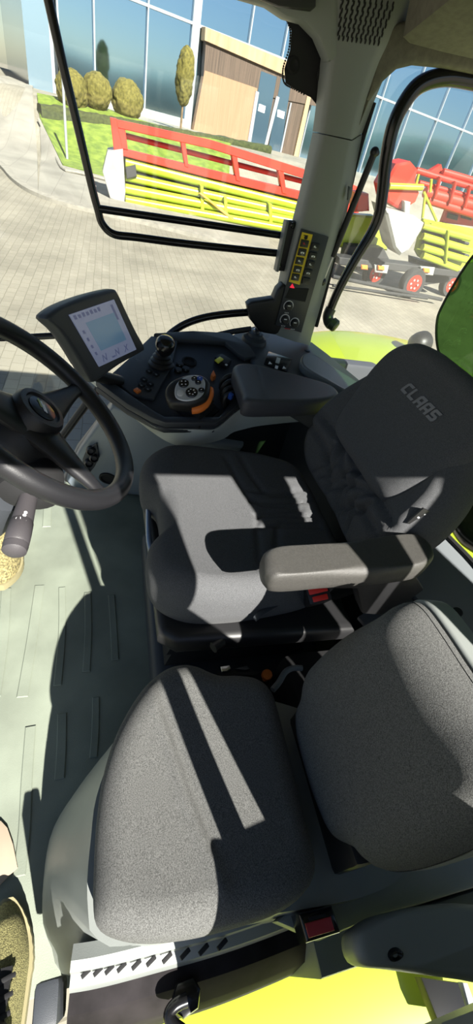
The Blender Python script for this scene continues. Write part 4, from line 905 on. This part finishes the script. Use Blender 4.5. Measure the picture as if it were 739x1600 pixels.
for a, b in zip(sm, sm[1:]):
    for z0, z1 in ((zb, zt), (zt, zt+4), (zt+4, zt+8)):
        bm = frect(nb(), a+.04, z0, b-.04, z1-.06, -.12, -.06); obj('glass_panel', bm, FGLASS, bl_, smooth=False)
for s in sm:
    wd = .28 if abs(s-sm[3]) < .01 else .045
    bm = frect(nb(), s-wd, zb, s+wd, zt+8, -.1, .1); obj('mullion', bm, MULL, bl_, smooth=False)
for z in (zt, zt+4, zt+8):
    bm = frect(nb(), 0, z-.07, sm[-1], z+.07, -.1, .08); obj('transom', bm, MULL, bl_, smooth=False)
bm = nb(); prism(bm, [K+V((.3, 0, -.5)), K+FD*sm[-1]+V((.6, 0, -.5)), K+FD*sm[-1]+V((20, 0, -.5)), K+V((22, 3.2, -.5))], (0, 0, 14)); obj('core', bm, mat('building_core', (.25, .26, .27), .7), bl_, smooth=False)
bm = frect(nb(), -.2, zb-.5, sm[3], zb+.5, -.1, .2); obj('base_wall', bm, CWHITE, bl_, smooth=False)
D1 = .5
def fpoly(name, pts, m, d=D1, th=.4):
    bm = nb(); prism(bm, [FP(x, y, d) for x, y in pts], -FN*th); return obj(name, bm, m, bl_, smooth=False)
fpoly('timber_wall', [(320, 110), (402, 138), (390, 240), (300, 216)], WOOD)
fpoly('dark_slats', [(322, 58), (450, 106), (520, 133), (515, 170), (404, 148), (318, 120)], DWOOD, D1-.02)
fpoly('timber_beam', [(321, 42), (452, 97), (540, 132), (536, 156), (448, 119), (320, 63)], BEAM, D1+.15, .6)
fpoly('dark_wall', [(448, 118), (484, 133), (464, 264), (436, 252), (400, 240), (400, 130)], DWOOD, D1-.1)
for q in ([(408, 111), (432.5, 120), (412, 236), (389, 229)], [(439, 122), (455, 128), (437, 246), (418, 239)]):
    g = fpoly('glass_door', q, mat('door_glass', (.12, .2, .28), .05, metal=.7), D1+.0, .1)
fpoly('door_post', [(432, 150), (437, 152), (415, 238), (411, 236)], MULL, D1+.06, .2); fpoly('door_post', [(400, 142), (405, 144), (391, 230), (386, 228)], MULL, D1+.06, .2)
fpoly('door_post', [(454, 160), (456, 161), (438, 247), (436, 246)], MULL, D1+.06, .1)
for q in ([(405, 162), (415, 166), (413, 177), (403, 173)], [(434, 171), (445, 175), (443, 186), (433, 182)]): fpoly('notice', q, WHITE, D1+.03, .04)
fpoly('timber_post', [(480, 150), (486, 152), (462, 264), (455, 262)], BEAM, D1+.05, .2)
# side wing along the path
wg = thing('white_wing', 'pale building wing with grey columns at the end of the path', 'building', K+V((3, 2, 0)))
for k, (x, wd) in enumerate([(1.5, 1.0), (5, .9), (10, .9), (17, 1.1), (26, 1.2), (38, 1.4)]):
    bm = nb(); box(bm, K+V((x, .25+x*.16, 3)), (wd*.3, .5, 7)); obj('column', bm, MULL, wg, smooth=False)
bm = nb(); prism(bm, [K+V((1, .6, -.6)), K+V((60, 9.5, -.6)), K+V((60, 12, -.6)), K+V((1, 2, -.6))], (0, 0, 9)); obj('wing_wall', bm, mat('wing_glass', (.3, .42, .52), .12, metal=.6), wg, smooth=False)

# hedge, bushes, pole
from mathutils import noise as NZ
def leafy(bm, amp, sc):
    bm.normal_update()
    for v in bm.verts:
        v.co += v.normal*amp*(NZ.noise(v.co*sc)+.6*NZ.noise(v.co*sc*2.7))
    return bm
def HP(x, y, d): return PL(x, y, K+FN*d, FN)
ha = G(66, 190); hb_ = ha+FD*13.5; n = 70; rings = []
def HV(x, y, d=0.): return PL(x, y, ha+FN*d, FN)
za, zb2 = HV(66, 163).z, HV(338, 206).z
for k in range(n+1):
    p = ha.lerp(hb_, k/n); h = za+(zb2-za)*k/n; g = gz(p.x)-.05
    rings.append([V((p.x, p.y, g))-FN*o+V((0, 0, z*(h-g))) for o, z in [(0, 0), (-.02, .35), (0, .7), (.1, .95), (.3, 1), (.7, 1), (.95, .95), (1.0, .6), (1.0, 0)]])
bm = nb()
loft(bm, rings); leafy(bm, .07, 2.2)
tag(obj('hedge', bm, HEDGE), 'clipped dark green hedge in front of the glass building', 'hedge')
for i, (x, y, r, lb_) in enumerate([(112, 140, 26, 'round ochre green bush behind the thin pole'), (152, 144, 23, 'middle one of three round bushes behind the hedge'), (199, 158, 25, 'round bush behind the hedge, nearest the timber entrance'), (289, 120, 14, 'tall slim yellow green bush close to the timber wall')]):
    c = HV(x, y, -1.9); e = HV(x+r, y, -1.9); rad = (e-c).length
    bm = nb(); bmesh.ops.create_icosphere(bm, subdivisions=5, radius=1, matrix=Matrix.Translation(c) @ Matrix.Diagonal((rad*.9, rad*.9, rad*(2.2 if i == 3 else .95), 1)))
    leafy(bm, .09, 2.5); root = thing('round_bush', lb_, 'bush', (c.x, c.y, gz(c.x)), 'round bushes by the building'); obj('foliage', bm, BUSH, root)
    bm = nb(); tube(bm, [V((c.x, c.y, gz(c.x)-.05)), c], .06, 8, smooth=0); obj('stem', bm, SOIL, root)
pb = G(105, 249, .1); bm = nb(); tube(bm, [pb, pb+V((0, 0, 1.6)), pb+V((0, 0, PX(103, 122, pb.x).z-pb.z))], .055, 12, smooth=0)
tag(obj('lawn_pole', bm, MULL), 'thin pale metal pole standing on the lawn', 'pole')

# ================================================================== HARVEST HEADERS
hl_ = thing('harvester_header', 'long harvest header with red reel and yellow green table, left of the pillar', 'harvester header', (17.8, -3, -1.5), 'harvest headers in the yard')
HX = 17.6
def hx(pts, X, th, name, m, par, bev=.02): bm = nb(); prism(bm, [PX(x, y, X) for x, y in pts], (th, 0, 0), bev, 1); return obj(name, bm, m, par)
def htube(p, q, X, r, name, m, par): bm = nb(); tube(bm, [PX(*p, X), PX(*q, X)], r, 14, smooth=0); return obj(name, bm, m, par)
hx([(174, 185), (330, 219), (480, 266), (560, 292), (560, 306), (480, 281), (330, 233), (178, 199)], HX, .35, 'reel_rail', CRED, hl_)
hx([(190, 232), (330, 266), (480, 302), (560, 322), (560, 338), (480, 315), (330, 279), (192, 244)], HX+.05, .35, 'reel_rail', CRED, hl_)
htube((180, 208), (560, 306), HX+.5, .08, 'reel_tube', CRED, hl_)
for x, w in [(180, 14), (281, 8), (361, 9), (433, 9), (497, 10), (545, 10)]:
    y = 185+(x-174)*.275; hx([(x, y), (x+w, y+w*.27), (x+w+6, y+48), (x+8, y+46)], HX+.02, .3, 'reel_post', CRED, hl_)
hx([(172, 184), (182, 186), (193, 240), (178, 236)], HX-.1, .6, 'end_shield', CRED, hl_)
hx([(168, 236), (192, 233), (196, 300), (194, 318), (172, 310), (160, 268)], HX-.2, 1.2, 'divider', CWHITE, hl_)
hx([(192, 240), (560, 334), (560, 388), (440, 372), (330, 352), (196, 322)], HX+.5, .1, 'table_back', CGREEN, hl_)
for k, (y0, y1, r) in enumerate([(254, 345, .16), (276, 356, .13), (295, 366, .15), (312, 378, .13)]):
    htube((196, y0), (560, y1), HX+.25-.12*k, r, 'table_beam', CGREEN, hl_)
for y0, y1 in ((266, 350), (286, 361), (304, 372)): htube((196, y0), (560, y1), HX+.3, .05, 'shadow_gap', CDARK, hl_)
for x, y in ((313, 290), (420, 318), (350, 308)): hx([(x, y), (x+5, y+1), (x+7, y+58), (x+1, y+57)], HX-.15, .5, 'table_rib', CGREEN, hl_)
hx([(310, 302), (314, 301), (368, 343), (364, 346)], HX-.25, .08, 'support_strut', mat('strut_orange', (.6, .3, .05), .5), hl_)
hx([(196, 262), (212, 258), (214, 276), (198, 280)], HX-.1, .3, 'gear_box', CDARK, hl_); hx([(196, 316), (230, 324), (230, 336), (196, 326)], HX-.05, .6, 'skid', CDARK, hl_)
hx([(240, 326), (300, 338), (300, 348), (240, 338)], HX-.05, .6, 'skid', CDARK, hl_)

hr_ = thing('harvester_header', 'harvest header with red reel and pale grey divider on a trailer, right of the pillar', 'harvester header', (11.5, -10, -1.5), 'harvest headers in the yard')
RX = 11.6
hx([(620, 256), (642, 252), (654, 266), (649, 284), (656, 302), (650, 316), (628, 330), (606, 316), (601, 290)], RX-.15, .7, 'reel_end', CRED, hr_, .05)
htube((608, 291), (660, 293), RX-.2, .07, 'reel_arm', CGREEN, hr_)
for p, q, r in [((650, 266), (770, 302), .07), ((692, 268), (790, 296), .07), ((664, 300), (790, 334), .12), ((668, 312), (790, 350), .10), ((655, 285), (790, 322), .05)]: htube(p, q, RX+.3, r, 'reel_tube', CRED, hr_)
hx([(664, 297), (770, 328), (790, 360), (690, 348), (700, 322), (668, 316)], RX+.6, .15, 'reel_panel', CRED, hr_)
hx([(672, 268), (690, 257), (694, 274), (690, 276)], RX+.4, .2, 'reel_panel', CRED, hr_)
for x in (688, 712, 735): hx([(x, 276+(x-688)*.3), (x+3, 277+(x-688)*.3), (x-6, 312+(x-688)*.3), (x-9, 311+(x-688)*.3)], RX+.1, .12, 'reel_post', CRED, hr_)
for p, q in [((654, 272), (649, 292)), ((674, 280), (672, 300)), ((662, 300), (682, 345)), ((664, 306), (660, 340))]: htube(p, q, RX, .035, 'reel_strut', CGREEN, hr_)
for x in (702, 724): hx([(x, 333), (x+15, 337), (x+13, 345), (x-2, 341)], RX+.5, .1, 'grille', CDARK, hr_)
hx([(600, 322), (606, 327), (648, 337), (664, 349), (660, 360), (640, 392), (626, 400), (616, 388)], RX-.6, .8, 'divider', CWHITE, hr_, .06)
hx([(632, 314), (642, 316), (640, 334), (632, 334)], RX-.3, .2, 'divider_arm', CWHITE, hr_)
hx([(662, 342), (700, 350), (770, 364), (770, 400), (740, 400), (712, 430), (690, 418), (655, 402), (650, 392)], RX+.4, .15, 'table_back', CGREEN, hr_)
for y0, y1 in ((352, 372), (369, 391), (386, 408), (399, 420)): htube((660, y0), (735 if y0 < 390 else 715, y1), RX+.15, .09, 'table_beam', CGREEN, hr_)
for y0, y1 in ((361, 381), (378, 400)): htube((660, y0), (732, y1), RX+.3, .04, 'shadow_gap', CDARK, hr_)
hx([(700, 360), (703, 361), (699, 412), (696, 411)], RX, .3, 'table_rib', CGREEN, hr_)
hx([(540, 335), (587, 338), (606, 372), (606, 392), (570, 390), (530, 386)], RX+1.0, .4, 'table_end', CGREEN, hr_, .05)
hx([(555, 300), (577, 303), (578, 330), (556, 332)], RX+1.0, .5, 'reel_end', CRED, hr_, .05)
tr_ = thing('header_trailer', 'low dark trailer with red rimmed wheel carrying the right harvest header', 'trailer', (11.9, -9, -1.5))
def wheel(px, r, nm='wheel'):
    c = G(*px); c.z = -1.5+r; bm = nb(); lathe(bm, [(r*.6, -.12), (r*.92, -.13), (r, -.08), (r, .08), (r*.92, .13), (r*.6, .12)], c, (1, .1, 0), 36); w = obj(nm, bm, TYRE, tr_)
    bm = nb(); lathe(bm, [(r*.62, -.125), (r*.6, -.09), (r*.35, -.11), (r*.2, -.13), (0, -.13)], c, (1, .1, 0), 30); rm = obj('rim', bm, CRED, w)
    bm = nb()
    for k in range(6): a = k*math.pi/3; lathe(bm, [(.03, 0), (.03, -.05), (0, -.05)], c+V((-.1, math.cos(a)*r*.3, math.sin(a)*r*.3)), (1, 0, 0), 8)
    obj('wheel_bolt', bm, CWHITE, rm)
wheel((634, 464), .40); wheel((577, 446), .36); wheel((694, 462), .36)
hx([(530, 402), (620, 412), (720, 424), (720, 434), (620, 424), (530, 414)], RX+.1, .5, 'frame_rail', CDARK, tr_); hx([(545, 384), (600, 388), (616, 420), (560, 424), (540, 410)], RX+.6, .5, 'axle_carrier', CDARK, tr_)
hx([(650, 405), (690, 416), (706, 440), (660, 446), (650, 430)], RX+.5, .5, 'axle_carrier', CDARK, tr_)
htube((520, 432), (690, 468), RX-.4, .05, 'tow_bar', TYRE, tr_); htube((520, 446), (668, 466), RX-.6, .04, 'tow_bar', TYRE, tr_)
for x, y in [(570, 418), (596, 419), (667, 423)]: hx([(x-5, y-4), (x+5, y-3), (x+5, y+4), (x-5, y+3)], RX-.05, .06, 'reflector', ORG, tr_)
for x, y in [(596, 420), (668, 423)]: hx([(x-11, y-7), (x+12, y-5), (x+9, y+8), (x-10, y+6)], RX+.02, .05, 'light_board', CWHITE, tr_)

# hills behind the camera side, seen mirrored in the glass
bm = nb(); rings = []
for k in range(61):
    a = math.radians(90+180*k/60); R = 420; h = 22+14*NZ.noise(V((k*.21, 0, 0)))+14*NZ.noise(V((k*.6, 3, 0)))
    rings.append([V((R*math.cos(a), R*math.sin(a), -3)), V((R*1.05*math.cos(a), R*1.05*math.sin(a), h*.6)), V((R*1.15*math.cos(a), R*1.15*math.sin(a), h)), V((R*1.3*math.cos(a), R*1.3*math.sin(a), -3))])
loft(bm, rings); struct(obj('hills', bm, mat('hill_green', (.05, .09, .06), .9, noise=.3, nscale=.05)), 'wooded hills beyond the yard', 'hills')

# ================================================================== CAMERA, SUN, SKY
cd_ = bpy.data.cameras.new('camera'); cam = bpy.data.objects.new('camera', cd_); COL.objects.link(cam)
cd_.sensor_fit = 'VERTICAL'; cd_.sensor_height = 24; cd_.lens = F/1600*24; cd_.clip_start = .02; cd_.clip_end = 2000
cam.matrix_world = Matrix.Translation(CAM) @ ROT.to_4x4(); SC.camera = cam
sd_ = V((1, .28, -.84)).normalized()
sl = bpy.data.lights.new('sun', 'SUN'); sl.energy = 14; sl.angle = math.radians(.55); sl.color = (1, .96, .88)
so = bpy.data.objects.new('sun', sl); COL.objects.link(so); so.location = (-8, -2, 8); so.rotation_euler = sd_.to_track_quat('-Z', 'Y').to_euler()
wd_ = bpy.data.worlds.new('world'); SC.world = wd_; wd_.use_nodes = True; nt = wd_.node_tree
sk = nt.nodes.new('ShaderNodeTexSky'); sk.sky_type = 'NISHITA'; sk.sun_disc = False; sk.sun_elevation = math.radians(39); sk.sun_rotation = math.atan2(-1, -.28); sk.air_density = 1.0; sk.dust_density = .6; sk.ozone_density = 1.5
nt.links.new(sk.outputs['Color'], nt.nodes['Background'].inputs['Color']); nt.nodes['Background'].inputs['Strength'].default_value = .09
SC.view_settings.view_transform = 'Standard'; SC.view_settings.look = 'None'; SC.view_settings.gamma = 1; SC.view_settings.use_curve_mapping = False
SC.view_settings.exposure = 0.3
SC.cycles.max_bounces = 6; SC.cycles.transparent_max_bounces = 12
